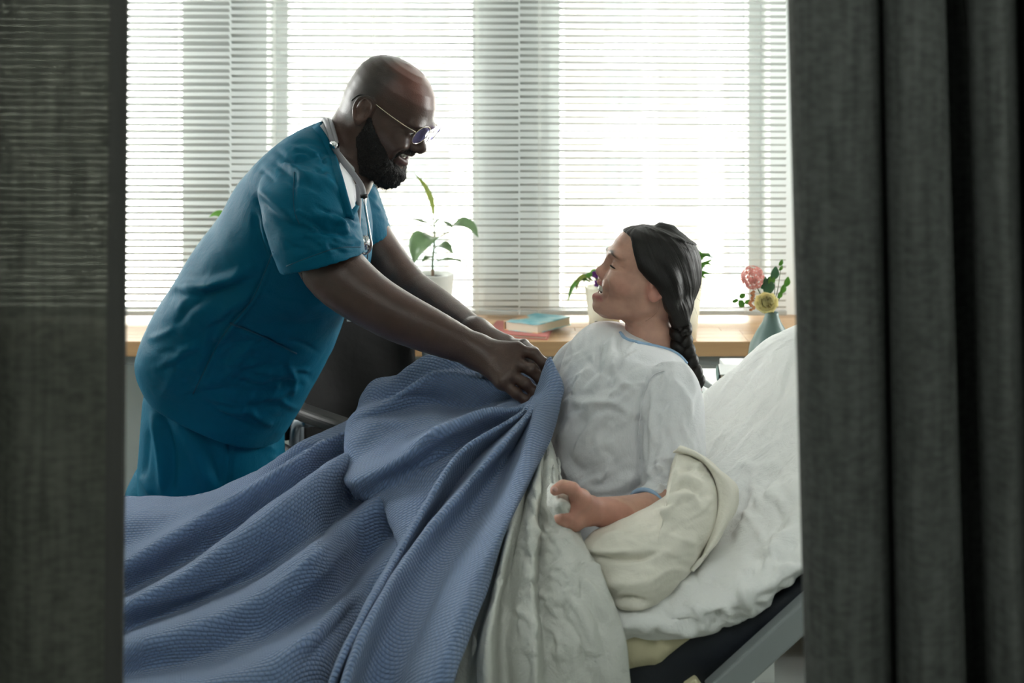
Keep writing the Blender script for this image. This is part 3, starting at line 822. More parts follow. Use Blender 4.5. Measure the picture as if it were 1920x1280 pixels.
# ---------------------------------------------------------------- blue waffle blanket: layer on the legs, folded flap, hanging drape
BL = [
 [(120, 1010, 2.84), (235, 1010, 2.84), (480, 960, 2.84), (690, 850, 2.80), (800, 800, 2.76)],
 [(120, 960, 2.76), (235, 955, 2.76), (480, 905, 2.72), (690, 790, 2.64), (800, 748, 2.6)],
 [(120, 940, 2.71), (235, 938, 2.71), (300, 936, 2.70), (350, 937, 2.69), (400, 926, 2.67), (440, 908, 2.65), (480, 888, 2.63), (560, 836, 2.59), (650, 793, 2.55), (720, 755, 2.53), (800, 730, 2.5)],
 [(120, 985, 2.61), (235, 975, 2.61), (330, 962, 2.61), (420, 942, 2.6), (500, 900, 2.57), (600, 840, 2.53), (700, 790, 2.51), (800, 765, 2.48)],
 [(120, 1055, 2.53), (235, 1022, 2.54), (330, 980, 2.55), (420, 945, 2.545), (510, 897, 2.52), (610, 838, 2.50), (710, 795, 2.48), (800, 775, 2.47)],
 [(120, 1120, 2.38), (230, 1062, 2.39), (330, 1005, 2.41), (440, 938, 2.44), (530, 882, 2.45), (640, 820, 2.45), (740, 790, 2.44), (800, 785, 2.44)],
 [(120, 1158, 2.38), (230, 1102, 2.40), (330, 1050, 2.42), (440, 985, 2.44), (540, 920, 2.45), (640, 860, 2.45), (740, 830, 2.44), (800, 820, 2.42)],
 [(120, 1200, 2.16), (230, 1145, 2.17), (350, 1085, 2.19), (440, 1027, 2.21), (530, 962, 2.23), (630, 890, 2.25), (700, 850, 2.27), (800, 830, 2.28)],
 [(120, 1228, 2.16), (230, 1180, 2.175), (350, 1130, 2.20), (480, 1068, 2.215), (560, 1015, 2.225), (640, 950, 2.24), (720, 890, 2.25), (800, 860, 2.26)],
 [(120, 1268, 1.99), (230, 1222, 2.0), (380, 1178, 2.01), (480, 1132, 2.03), (580, 1062, 2.05), (660, 1000, 2.09), (740, 930, 2.12), (800, 890, 2.16)],
 [(120, 1300, 1.985), (230, 1262, 1.99), (400, 1225, 1.995), (500, 1185, 2.01), (600, 1120, 2.04), (680, 1050, 2.07), (750, 980, 2.10), (800, 930, 2.13)],
 [(120, 1340, 1.88), (230, 1312, 1.88), (400, 1285, 1.88), (520, 1240, 1.88), (610, 1180, 1.91), (690, 1100, 1.96), (760, 1020, 2.01), (810, 960, 2.06)],
 [(120, 1420, 1.855), (230, 1400, 1.855), (400, 1390, 1.855), (520, 1370, 1.855), (610, 1320, 1.87), (700, 1250, 1.90), (760, 1150, 1.94), (820, 1060, 1.99)],
 [(120, 1720, 1.85), (230, 1720, 1.85), (400, 1720, 1.85), (520, 1700, 1.855), (610, 1680, 1.87), (700, 1600, 1.90), (760, 1500, 1.93), (820, 1400, 1.96)]]
# upper flap: guide lines fan out from the hand, each ends in the rolled fold at the left
UF = [
 [(1004, 720, 2.52), (930, 730, 2.62), (840, 740, 2.70), (760, 780, 2.74), (700, 820, 2.72), (690, 830, 2.71)],
 [(1005, 706, 2.47), (950, 702, 2.56), (890, 692, 2.62), (830, 690, 2.66), (760, 715, 2.68), (700, 745, 2.66), (690, 760, 2.65)],
 [(1005, 700, 2.45), (950, 697, 2.51), (890, 680, 2.56), (830, 671, 2.60), (795, 678, 2.62), (760, 698, 2.62), (730, 719, 2.61), (692, 727, 2.60), (681, 742, 2.60), (684, 752, 2.62)],
 [(1006, 708, 2.44), (945, 716, 2.47), (880, 697, 2.53), (820, 700, 2.57), (770, 728, 2.58), (720, 745, 2.57), (685, 755, 2.565), (673, 768, 2.57), (678, 775, 2.59)],
 [(1006, 716, 2.43), (950, 730, 2.42), (890, 715, 2.46), (810, 709, 2.51), (740, 748, 2.515), (695, 768, 2.51), (662, 783, 2.52), (657, 790, 2.53), (662, 796, 2.55)],
 [(1006, 724, 2.42), (958, 747, 2.425), (900, 757, 2.46), (810, 752, 2.515), (740, 770, 2.505), (690, 785, 2.49), (658, 800, 2.495), (652, 808, 2.51), (658, 815, 2.53)],
 [(1006, 732, 2.41), (965, 758, 2.38), (900, 777, 2.41), (800, 785, 2.45), (720, 800, 2.455), (690, 808, 2.45), (656, 830, 2.45), (650, 838, 2.465), (657, 845, 2.49)],
 [(1007, 738, 2.395), (975, 762, 2.36), (905, 782, 2.365), (810, 806, 2.39), (725, 835, 2.40), (690, 850, 2.40), (660, 868, 2.405), (653, 875, 2.42), (660, 880, 2.445)],
 [(1008, 744, 2.38), (985, 764, 2.325), (915, 777, 2.305), (820, 815, 2.295), (735, 872, 2.305), (690, 897, 2.32), (664, 908, 2.34), (656, 910, 2.36), (662, 915, 2.385)],
 [(1009, 748, 2.37), (990, 772, 2.33), (925, 800, 2.32), (840, 845, 2.315), (770, 890, 2.315), (720, 918, 2.32), (688, 931, 2.335), (680, 935, 2.355), (686, 938, 2.38)],
 [(1010, 752, 2.36), (993, 778, 2.33), (935, 815, 2.315), (860, 865, 2.30), (795, 905, 2.29), (755, 925, 2.29), (724, 936, 2.30), (716, 940, 2.32), (722, 944, 2.345)],
 [(1011, 756, 2.355), (995, 784, 2.33), (945, 830, 2.31), (880, 885, 2.28), (825, 930, 2.25), (780, 965, 2.22), (752, 985, 2.215), (741, 988, 2.23), (746, 995, 2.26)],
 [(1012, 760, 2.36), (997, 790, 2.34), (955, 845, 2.32), (895, 910, 2.27), (840, 970, 2.2), (795, 1020, 2.14), (765, 1040, 2.12), (752, 1042, 2.14), (758, 1050, 2.17)]]
# hanging drape with the rolled hem held in the hand
DR = [
 [(1004, 745, 2.40), (975, 785, 2.34), (865, 865, 2.28), (800, 960, 2.2), (745, 1050, 2.1), (690, 1160, 1.99), (640, 1275, 1.90), (600, 1390, 1.865), (560, 1600, 1.85)],
 [(1003, 742, 2.38), (972, 778, 2.31), (858, 858, 2.235), (790, 957, 2.155), (735, 1050, 2.065), (676, 1158, 1.945), (622, 1275, 1.865), (588, 1390, 1.84), (550, 1600, 1.83)],
 [(1004, 740, 2.37), (978, 774, 2.275), (862, 850, 2.20), (795, 955, 2.115), (738, 1055, 2.025), (678, 1160, 1.90), (624, 1275, 1.83), (590, 1390, 1.81), (555, 1600, 1.80)],
 [(1006, 738, 2.37), (985, 776, 2.29), (885, 868, 2.23), (818, 962, 2.165), (762, 1052, 2.075), (700, 1160, 1.955), (642, 1275, 1.875), (610, 1390, 1.85), (580, 1600, 1.84)],
 [(1008, 734, 2.365), (990, 776, 2.26), (888, 898, 2.15), (787, 1018, 2.035), (722, 1115, 1.925), (688, 1180, 1.865), (652, 1280, 1.805), (632, 1390, 1.785), (612, 1600, 1.775)],
 [(1009, 728, 2.36), (998, 774, 2.275), (920, 885, 2.20), (850, 990, 2.10), (790, 1080, 1.995), (735, 1180, 1.905), (690, 1280, 1.845), (672, 1390, 1.825), (660, 1600, 1.81)],
 [(1013, 718, 2.36), (1002, 768, 2.30), (955, 855, 2.235), (897, 960, 2.135), (838, 1060, 2.015), (785, 1170, 1.905), (735, 1280, 1.845), (715, 1390, 1.825), (705, 1600, 1.81)],
 [(1017, 702, 2.362), (1008, 738, 2.335), (1000, 768, 2.285), (955, 890, 2.175), (895, 1010, 2.035), (845, 1100, 1.925), (800, 1190, 1.86), (765, 1280, 1.815), (748, 1390, 1.80), (740, 1600, 1.79)],
 [(1022, 688, 2.358), (1018, 735, 2.315), (1012, 765, 2.265), (972, 890, 2.12), (916, 1010, 1.985), (867, 1105, 1.89), (828, 1195, 1.83), (795, 1280, 1.785), (778, 1390, 1.77), (770, 1600, 1.765)],
 [(1027, 676, 2.355), (1031, 733, 2.298), (1028, 768, 2.265), (986, 895, 2.105), (932, 1010, 1.965), (885, 1110, 1.875), (850, 1200, 1.815), (822, 1280, 1.775), (805, 1390, 1.76), (795, 1600, 1.755)],
 [(1030, 671, 2.357), (1046, 731, 2.305), (1043, 760, 2.285), (991, 895, 2.115), (945, 992, 1.995), (903, 1110, 1.89), (869, 1200, 1.83), (841, 1280, 1.785), (822, 1390, 1.77), (812, 1600, 1.765)],
 [(1030, 672, 2.365), (1053, 732, 2.325), (1047, 757, 2.31), (992, 897, 2.145), (945, 992, 2.03), (905, 1110, 1.925), (871, 1200, 1.865), (844, 1280, 1.82), (826, 1390, 1.805), (816, 1600, 1.795)],
 [(1028, 676, 2.375), (1047, 733, 2.35), (1040, 758, 2.34), (984, 897, 2.19), (937, 992, 2.075), (896, 1110, 1.965), (862, 1200, 1.905), (836, 1280, 1.86), (818, 1390, 1.845), (808, 1600, 1.83)]]
blanket = empty('blue_blanket', tuple(W(520, 1720, 1.86)), 'blue waffle-weave blanket over the bed, its top edge lifted by the man', 'blanket')
BL = [[(x, y, d + .17 * float(np.clip((x - 570) / 95, 0, 1)) ** 1.3) for x, y, d in l] for l in BL]
UF = [[(x, y, d - .050 * math.sin(min(1, k / (len(l) - 2.0)) * math.pi * .5) + (.03 if k == len(l) - 1 else 0)) for k, (x, y, d) in enumerate(l)] if i > 1 else l for i, l in enumerate(UF)]
def blanket_patch(name, lines, nr, nc, strokes=(), amp=0.004, flipuv=False, exag=.4):
    S, du, dv = loft(lines, nr, nc, exag)
    if flipuv: du, dv = dv, du
    nn = grid_normals(S).reshape(-1, 3); flat = S.reshape(-1, 3)
    flat = flat + nn * (amp * vnoise(flat, 9, 4.0) + amp * 0.45 * vnoise(flat, 25, 9.0))[:, None]
    if strokes: flat = sculpt(flat, nn, strokes)
    return cloth_obj(name, flat.reshape(nr, nc, 3), du, dv, M_BLUE, blanket, 0.006)
blanket_patch('blanket_layer', BL, 240, 240, [([(300, 1130), (420, 1080), (520, 1020)], 12, 0.006), ([(470, 1110), (560, 1050), (640, 980)], 9, -0.006), ([(520, 1130), (600, 1070), (660, 1010)], 9, 0.006),
              ([(540, 1230), (600, 1180), (660, 1110)], 8, 0.007), ([(560, 1250), (620, 1190), (680, 1120)], 8, -0.006), ([(350, 1250), (450, 1215), (540, 1160)], 10, 0.006)])
blanket_patch('blanket_flap', UF, 200, 200, [([(985, 757), (930, 765), (870, 790), (800, 830)], 7, 0.006), ([(690, 762), (740, 745), (800, 745), (860, 765)], 10, -0.007),
              ([(700, 840), (780, 815), (850, 800)], 9, 0.006), ([(680, 870), (760, 845), (830, 812)], 9, -0.005), ([(690, 912), (760, 880), (840, 828)], 8, -0.006),
              ([(740, 915), (800, 870), (880, 815)], 7, 0.006), ([(665, 800), (720, 795), (770, 800)], 8, 0.005)], 0.005)
blanket_patch('blanket_drape', DR, 220, 240, (), .003, True, .5)
# ---------------------------------------------------------------- smooth solid modelling (signed distances, then a surface net)
f4 = np.float32
class Solid:
    def __init__(s): s.items = []; s.fr = None
    def frame(s, o=None, M=None, sc=1.0):
        """following primitives are given in a local frame (forward, up, side) at o"""
        s.fr = None if o is None else (np.asarray(o, f4), np.asarray(M, f4), f4(sc))
    def _add(s, fn, c, r, k, op, pts=None, rad=0):
        c = np.asarray(c, float); pts = c[None] if pts is None else np.asarray(pts, float); rad = rad or r
        if s.fr is not None:
            o, M, sc = s.fr
            pts = o + (pts * sc) @ M; rad = rad * sc
            g = lambda P, fn=fn, o=o, M=M, sc=sc: fn((P - o) @ M.T / sc) * sc
        else: g = fn
        s.items.append((g, pts.min(0) - rad, pts.max(0) + rad, f4(k), op))
    def cap(s, a, b, ra, rb, k=0.01, op='u'): s.chain([a, b], [ra, rb], k, op)
    def chain(s, pts, rad, k=0.01, op='u', n=0):
        P = np.asarray(pts, float); R = np.broadcast_to(np.asarray(rad, float), (len(P),))
        if n:
            Q = catmull(np.column_stack((P, R)), n); P, R = Q[:, :3], Q[:, 3]
        Pf, Rf = P.astype(f4), R.astype(f4)
        def fn(X):
            best = None
            for i in range(len(Pf) - 1):
                a, ab = Pf[i], Pf[i + 1] - Pf[i]
                q = X - a
                t = np.clip(q @ (ab / (ab @ ab + f4(1e-12))), 0, 1)
                d = q - t[..., None] * ab
                v = np.sqrt(np.einsum('...i,...i', d, d)) - (Rf[i] + (Rf[i + 1] - Rf[i]) * t)
                best = v if best is None else np.minimum(best, v)
            return best
        # long chains are split so that far blocks can skip most of them
        s._add(fn, P.mean(0), R.max(), k, op, P, R.max())
    def ell(s, c, r, k=0.01, op='u', rot=None):
        c = np.asarray(c, f4); r = np.asarray(r, f4)
        def fn(P):
            q = P - c
            if rot is not None: q = q @ rot
            k0 = np.linalg.norm(q / r, axis=-1); k1 = np.linalg.norm(q / r ** 2, axis=-1)
            return k0 * (k0 - 1) / (k1 + 1e-9)
        s._add(fn, c, r.max(), k, op)
    def stack(s, rows, n=2.2, k=0.01, op='u', off=0.0):
        """stack of level sections (v, front u, back u, half width) in the local frame"""
        R = np.asarray(rows, float); R = R[np.argsort(R[:, 0])]
        def raw(P):
            v = np.clip(P[..., 1], R[0, 0], R[-1, 0])
            uf = np.interp(v, R[:, 0], R[:, 1]) + off; ub = np.interp(v, R[:, 0], R[:, 2]) - off; b = np.interp(v, R[:, 0], R[:, 3]) + off
            c = uf * 0.45 + ub * 0.55
            du = P[..., 0] - c
            a = np.where(du > 0, uf - c, c - ub)
            rho = (np.abs(du / a) ** n + np.abs(P[..., 2] / b) ** n) ** (1 / n)
            f = (rho - 1) * np.minimum(a, b)
            e = np.abs(P[..., 1] - v)
            e = np.maximum(e - off, 0)
            return np.where(e > 0, np.sqrt(np.maximum(f, 0) ** 2 + e ** 2), f)
        def fn(P):
            g = raw(P); e = raw(P + np.array((0, .002, 0), f4))
            return (g / np.sqrt(1 + ((e - g) / .002) ** 2 * .6)).astype(f4)
        c = ((R[:, 1].max() + R[:, 2].min()) / 2, (R[0, 0] + R[-1, 0]) / 2, 0)
        s._add(fn, c, 0.17 + off, k, op)
    def call(s, fn, c, r, k, op): s._add(fn, c, r, k, op)
    def eval(s, P, cull=True):
        """P: (blocks, n, 3)"""
        f = np.full(P.shape[:2], 0.25, dtype=f4)
        lo_b, hi_b = P.min(1), P.max(1)
        for fn, lo, hi, k, op in s.items:
            mg = float(k) * 1.5 + (0.022 if cull else 0.3)
            m = np.all(hi_b > lo - mg, axis=1) & np.all(lo_b < hi + mg, axis=1)
            if not m.any(): continue
            g = fn(P[m])
            a = f[m]
            if op == 'u':
                h = np.clip(0.5 + 0.5 * (a - g) / k, 0, 1)
                f[m] = a * (1 - h) + g * h - k * h * (1 - h)
            elif op == 's':
                h = np.clip(0.5 + 0.5 * (a + g) / k, 0, 1)
                f[m] = a * h - g * (1 - h) + k * h * (1 - h)
            else:                                   # intersection
                h = np.clip(0.5 - 0.5 * (g - a) / k, 0, 1)
                f[m] = g * (1 - h) + a * h + k * h * (1 - h)
        return f
    def mesh(s, lo, hi, h):
        B = 8
        lo = np.asarray(lo, float); hi = np.asarray(hi, float)
        nb = np.ceil((hi - lo) / (B * h)).astype(int)
        ii = np.stack(np.meshgrid(*[np.arange(n) for n in nb], indexing='ij'), -1).reshape(-1, 3)
        cen = lo + (ii + 0.5) * B * h
        keep = []
        for ch in np.array_split(np.arange(len(ii)), max(1, len(ii) // 20000)):
            keep.append(np.abs(s.eval(cen[ch][:, None, :].astype(f4), False)[:, 0]) < B * h * 0.87 * 2.3 + 0.008)
        ii = ii[np.concatenate(keep)]
        g = np.stack(np.meshgrid(*[np.arange(B + 1)] * 3, indexing='ij'), -1).reshape(-1, 3)
        N_ = nb * B + 2
        vk, vp, quads = [], [], []
        for ch in np.array_split(np.arange(len(ii)), max(1, len(ii) // 800)):
            if not len(ch): continue
            base = ii[ch] * B
            P = (lo + (base[:, None, :] + g[None]) * h).astype(f4)
            F = s.eval(P).reshape(-1, B + 1, B + 1, B + 1)
            act = (F.reshape(len(ch), -1).min(1) < 0) & (F.reshape(len(ch), -1).max(1) > 0)
            F = F[act]; base = base[act]
            if not len(F): continue
            S_ = F < 0
            acc = np.zeros((len(F), B, B, B, 3)); cnt = np.zeros((len(F), B, B, B))
            sl = {0: slice(0, B), 1: slice(1, B + 1)}
            for ax in range(3):
                o = [a for a in range(3) if a != ax]
                for p in (0, 1):
                    for q in (0, 1):
                        i0 = [None] * 3; i1 = [None] * 3
                        i0[ax] = sl[0]; i1[ax] = sl[1]; i0[o[0]] = i1[o[0]] = sl[p]; i0[o[1]] = i1[o[1]] = sl[q]
                        a = F[(slice(None), *i0)]; b = F[(slice(None), *i1)]
                        m = (a < 0) != (b < 0)
                        t = np.where(m, a / np.where(m, a - b, 1), 0)
                        off = np.zeros((3,)); off[o[0]] = p; off[o[1]] = q
                        vec = np.broadcast_to(off, acc.shape).copy(); vec[..., ax] += t
                        acc += vec * m[..., None]; cnt += m
                # faces across edges along ax starting at local 0..B-1
                i0 = [slice(0, B)] * 3; i1 = [slice(0, B)] * 3; i1[ax] = slice(1, B + 1)
                a = S_[(slice(None), *i0)]; b = S_[(slice(None), *i1)]
                e = np.argwhere(a != b)
                if len(e):
                    gp = base[e[:, 0]] + e[:, 1:]
                    fl = a[tuple(e.T)]
                    u, w = o
                    c = [gp.copy() for _ in range(4)]
                    c[1][:, u] -= 1; c[2][:, u] -= 1; c[2][:, w] -= 1; c[3][:, w] -= 1
                    key = np.stack([(x[:, 0] * N_[1] + x[:, 1]) * N_[2] + x[:, 2] for x in c], 1)
                    if ax == 1: fl = ~fl
                    fl = ~fl
                    key[fl] = key[fl][:, ::-1]
                    quads.append(key)
            m = cnt > 0
            idx = np.argwhere(m)
            gp = base[idx[:, 0]] + idx[:, 1:]
            vk.append((gp[:, 0] * N_[1] + gp[:, 1]) * N_[2] + gp[:, 2])
            vp.append(lo + (gp + acc[m] / cnt[m][:, None]) * h)
        vk = np.concatenate(vk); vp = np.concatenate(vp); q = np.concatenate(quads)
        o = np.argsort(vk); vk, vp = vk[o], vp[o]
        j = np.searchsorted(vk, q); j = np.clip(j, 0, len(vk) - 1)
        ok = (vk[j] == q).all(1)
        return vp, j[ok]

def smooth_verts(V, F, it=1, lam=0.5):
    e = np.concatenate((F[:, [0, 1]], F[:, [1, 2]], F[:, [2, 3]], F[:, [3, 0]])); e = np.concatenate((e, e[:, ::-1]))
    k1 = np.sort(e[:len(e) // 2], 1); key = k1[:, 0] * len(V) + k1[:, 1]
    uq, ct = np.unique(key, return_counts=True)
    rim = np.zeros(len(V), bool); ub = uq[ct == 1]; rim[ub // len(V)] = True; rim[ub % len(V)] = True
    for _ in range(it):
        s = np.zeros_like(V); c = np.bincount(e[:, 0], minlength=len(V))[:, None]
        for k in range(3): s[:, k] = np.bincount(e[:, 0], V[e[:, 1], k], minlength=len(V))
        V = np.where(rim[:, None], V, V * (1 - lam) + lam * s / np.maximum(c, 1))
    return V

def join_quads(*parts):
    V, F, o = [], [], 0
    for v, f in parts: V.append(v); F.append(np.asarray(f) + o); o += len(v)
    return np.concatenate(V), np.concatenate(F)

def remesh(parts, voxel, smooth=2):
    """merge overlapping closed shells into one skin; returns verts, quad faces"""
    V, F = join_data(parts)
    me = mesh('tmp', V, F)
    o = bpy.data.objects.new('tmp', me); COL.objects.link(o)
    m = o.modifiers.new('r', 'REMESH'); m.mode = 'VOXEL'; m.voxel_size = voxel
    dg = bpy.context.evaluated_depsgraph_get()
    ev = o.evaluated_get(dg).to_mesh()
    v = np.zeros(len(ev.vertices) * 3, dtype=np.float32); ev.vertices.foreach_get('co', v)
    f = np.zeros(len(ev.loops), dtype=np.int32); ev.loops.foreach_get('vertex_index', f)
    v = v.reshape(-1, 3).astype(float); f = f.reshape(-1, 4)
    o.evaluated_get(dg).to_mesh_clear()
    bpy.data.objects.remove(o)
    if smooth: v = smooth_verts(v, f, smooth)
    return v, f

def sections(secs, n=64, nr=60, e=2.3, open_end=False, cap=True):
    """closed shell lofted through sections ((back px,py), (front px,py), depth, half depth)"""
    C, H, D = [], [], []
    for (b, f, d, h) in secs:
        b, f = W(*b, d), W(*f, d)
        C.append((b + f) / 2); H.append((f - b) / 2); D.append(h)
    C, H, D = catmull(np.array(C), nr) * 0 + hermite(np.arange(len(C)), np.array(C), np.linspace(0, len(C) - 1, nr)), \
        hermite(np.arange(len(C)), np.array(H), np.linspace(0, len(C) - 1, nr)), hermite(np.arange(len(C)), np.array(D), np.linspace(0, len(C) - 1, nr))
    a = np.linspace(0, 2 * math.pi, n, endpoint=False)
    ca = np.sign(np.cos(a)) * np.abs(np.cos(a)) ** (2 / e); sa = np.sign(np.sin(a)) * np.abs(np.sin(a)) ** (2 / e)
    rings = [C[i] + ca[:, None] * H[i] + sa[:, None] * np.array((0, D[i], 0)) for i in range(nr)]
    if open_end:                                    # hollow last end, so the rim of the cloth shows
        k = max(2, nr // 3)
        for j in range(0, k):
            i = nr - 1 - j; q = 0.90
            rings.append(C[i] + (ca[:, None] * H[i] + sa[:, None] * np.array((0, D[i], 0))) * q)
    V = np.concatenate(rings); m = len(rings)
    F = [tuple(f) for f in grid_faces(m, n, True)]
    F.append(tuple(range(n))[::-1]); F.append(tuple((m - 1) * n + i for i in range(n)))
    return V, F

from mathutils.bvhtree import BVHTree
def bvh_of(V, F): return BVHTree.FromPolygons([tuple(v) for v in V], [tuple(int(i) for i in f) for f in F])
EYE = Vector((0, 0, CAMZ))
def onto(bvh, px, py, off=0.0, dflt=2.5):
    """the point of a surface that the photograph shows at (px, py), lifted by off"""
    w = Vector(W(px, py, 1.0)) - EYE
    w.normalize()
    hit = bvh.ray_cast(EYE, w, 10)
    if hit[0] is None: return np.array(W(px, py, dflt))
    return np.array(hit[0] - w * off)
def onto_line(bvh, pts, off=0.0, n=None, dflt=2.5):
    P = np.asarray(pts, float)
    if n: P = catmull(P, n)
    return np.array([onto(bvh, a, b, off, dflt) for a, b in P])
def onto_patch(bvh, lines, nr, nc, off, dflt=2.5):
    G = np.stack([catmull(np.array(l, float), nc) for l in lines])
    S = hermite(np.arange(len(lines)), G.reshape(len(lines), -1), np.linspace(0, len(lines) - 1, nr)).reshape(nr, nc, 2)
    return np.array([[onto(bvh, *p, off, dflt) for p in r] for r in S])

# ---------------------------------------------------------------- heads and hands
MALE = [(.1225, .012, .000, .008), (.119, .045, -.035, .036), (.110, .066, -.060, .054), (.095, .087, -.077, .066), (.075, .102, -.087, .074), (.055, .110, -.091, .0775), (.040, .113, -.092, .078),
        (.020, .107, -.090, .077), (.000, .106, -.083, .075), (-.020, .108, -.070, .071), (-.035, .110, -.058, .067), (-.050, .109, -.040, .062), (-.065, .107, -.020, .056), (-.080, .105, .0, .047),
        (-.090, .098, .02, .034), (-.097, .085, .045, .015)]
MALE = [(a, b, c * .92, d) for a, b, c, d in MALE]
FEMALE = [(.122, .005, -.005, .006), (.117, .035, -.038, .036), (.105, .060, -.058, .054), (.09, .078, -.069, .063), (.07, .0865, -.077, .069), (.05, .0895, -.080, .072), (.04, .0895, -.081, .0725),
          (.02, .085, -.080, .0715), (.00, .0835, -.075, .070), (-.02, .087, -.064, .066), (-.036, .0855, -.048, .060), (-.050, .081, -.028, .052), (-.062, .080, -.005, .041), (-.071, .071, .02, .028), (-.076, .058, .035, .012)]

def head(S, rows, o, M, sc, male):
    S.frame(o, M, sc)
    S.stack(rows, 2.15, 0.012)
    F0 = np.array(rows)
    fu = lambda v: float(np.interp(v, F0[::-1, 0], F0[::-1, 1]))
    nz = 1.0 if male else 0.80
    nl = .019 if male else .0105
    ve, dn, vb = (.0165, .0, .037) if male else (.0225, .0065, .0445)      # eye line, nose lift, brow line
    for sgn in (-1, 1):
        S.ell((fu(vb) - .010, vb, sgn * .027), (.014, .0085 if male else .006, .026), .014)                    # brow
        S.ell((fu(ve) + .006, ve, sgn * .033), (.015, .013, .020), .012, 's')                                   # socket
        S.ell((fu(ve) - .0165, ve + .001, sgn * .032), (.0150, .0125, .0160), .005)                                     # lids over the eye
        S.ell((fu(ve) - .002, ve - .0005, sgn * .031), (.008, .0020 if male else .0014, .0125), .002, 's')
        S.ell((fu(-.01) - .020, -.014, sgn * .039) if male else (fu(-.01) - .0225, -.006, sgn * .0365), (.024, .020, .023) if male else (.0255, .024, .025), .016)                                        # smiling cheek
        S.ell((.045, -.002, sgn * .058), (.035, .018, .014), .02)                                                    # cheek bone
        S.chain([(.005, -.035, sgn * .060), (.02, -.058, sgn * .054), (.06, -.078, sgn * .036), (fu(-.08) - .018, -.082, sgn * .014)] if male else [(-.002, -.030, sgn * .054), (.012, -.044, sgn * .048), (.040, -.056, sgn * .032), (.060, -.063, sgn * .012)], (.012, .013, .012, .012) if male else (.010, .011, .011, .011), .02)
        S.ell((fu(0) + nl - .010, -.0115 + dn, sgn * .0125 * nz), (.012, .0085, .0078 if male else .0062), .006)                              # nostril wing
    S.chain([(fu(.02) + .000, .026 + dn * .5, 0), (fu(.01) + .006 * nz, .010 + dn, 0), (fu(0) + nl, -.004 + dn * 1.2, 0)], (.0080 * nz, .0080 * nz, .0102 * nz), .010)
    S.ell((fu(0) + nl + .001, -.0065 + dn * 1.2, 0), (.0095 * nz, .0090 * nz, .0110 * nz), .006)
    for sgn in (-1, 1): S.ell((fu(0) + nl - .006, -.0185 + dn, sgn * .0068), (.0062, .0050, .0038), .003, 's')
    # open smile: lips round a dark mouth
    mu, mv = fu(-.04), -.0385 if male else -.0325
    cor = (mu - .026, mv + .0085)
    S.ell((mu + .003, mv + (.001 if male else .0035), 0), (.026, .0090, .027) if male else (.022, .0112, .0245), .005, 's')
    lu, ll = (0, 0) if male else (.0042, .0018)
    for sgn in (-1, 1):
        S.chain([(cor[0], cor[1], sgn * .0285), (mu - .012, mv + .0095 + lu, sgn * .0205), (mu + .000, mv + .0100 + lu, sgn * .010), (mu + .0035, mv + .0105 + lu, 0)], (.0038, .0048, .0058, .0054), .005)
        S.chain([(cor[0], cor[1] - .002, sgn * .0285), (mu - .013, mv - .0075 - ll, sgn * .020), (mu - .002, mv - .0125 - ll, sgn * .010), (mu + .001, mv - .0135 - ll, 0)], (.0038, .0056, .0066, .0066), .005)
    S.ell((fu(-.075) - .010 if male else .0705, -.079 if male else -.0635, 0), (.017, .014, .020) if male else (.0140, .0115, .017), .014)
    for sgn in (-1, 1):                                                                                              # ears
        w = .0755 if male else .0695; ex, ev = (.010, .005) if male else (-.004, .018)
        S.ell((ex - .006, ev + .004, sgn * (w + .004)), (.019, .029, .0075), .006)
        hx = [(.010, .006), (.010, .022), (.000, .032), (-.013, .031), (-.023, .020), (-.024, .005), (-.018, -.010), (-.010, -.020)]
        S.chain([(ex + a, ev + b, sgn * (w + .008 + (.010 - a) * .22)) for a, b in hx], .0042, .004, n=18)
        S.ell((ex - .003, ev - .022, sgn * (w + .007)), (.0095, .0105, .0055), .005)
        S.ell((ex, ev + .003, sgn * (w + .013)), (.010, .013, .0085), .004, 's')
        S.ell((ex - .010, ev + .018, sgn * (w + .014)), (.007, .009, .006), .004, 's')
        S.ell((ex + .009, ev, sgn * (w + .006)), (.005, .007, .005), .004)
    S.frame()

def hand(S, wrist, wr, fingers, thumb, kp=0.016):
    """wrist: world point; fingers: list of (world points MCP..tip, radii)"""
    for P, R in fingers:
        S.cap(wrist, P[0], wr * 0.80, R[0] * 1.30, kp)
    mc = [f[0][0] for f in fingers]
    S.chain(mc, [f[1][0] * 1.12 for f in fingers], 0.010)
    for P, R in fingers:
        S.chain(P, R, 0.0045)
        for q, r in zip(P[1:-1], R[1:-1]): S.ell(q, (r * 1.10,) * 3, 0.004)
    S.cap(wrist, thumb[0][0], wr * 0.75, thumb[1][0] * 1.4, kp)
    S.chain(thumb[0], thumb[1], 0.006)

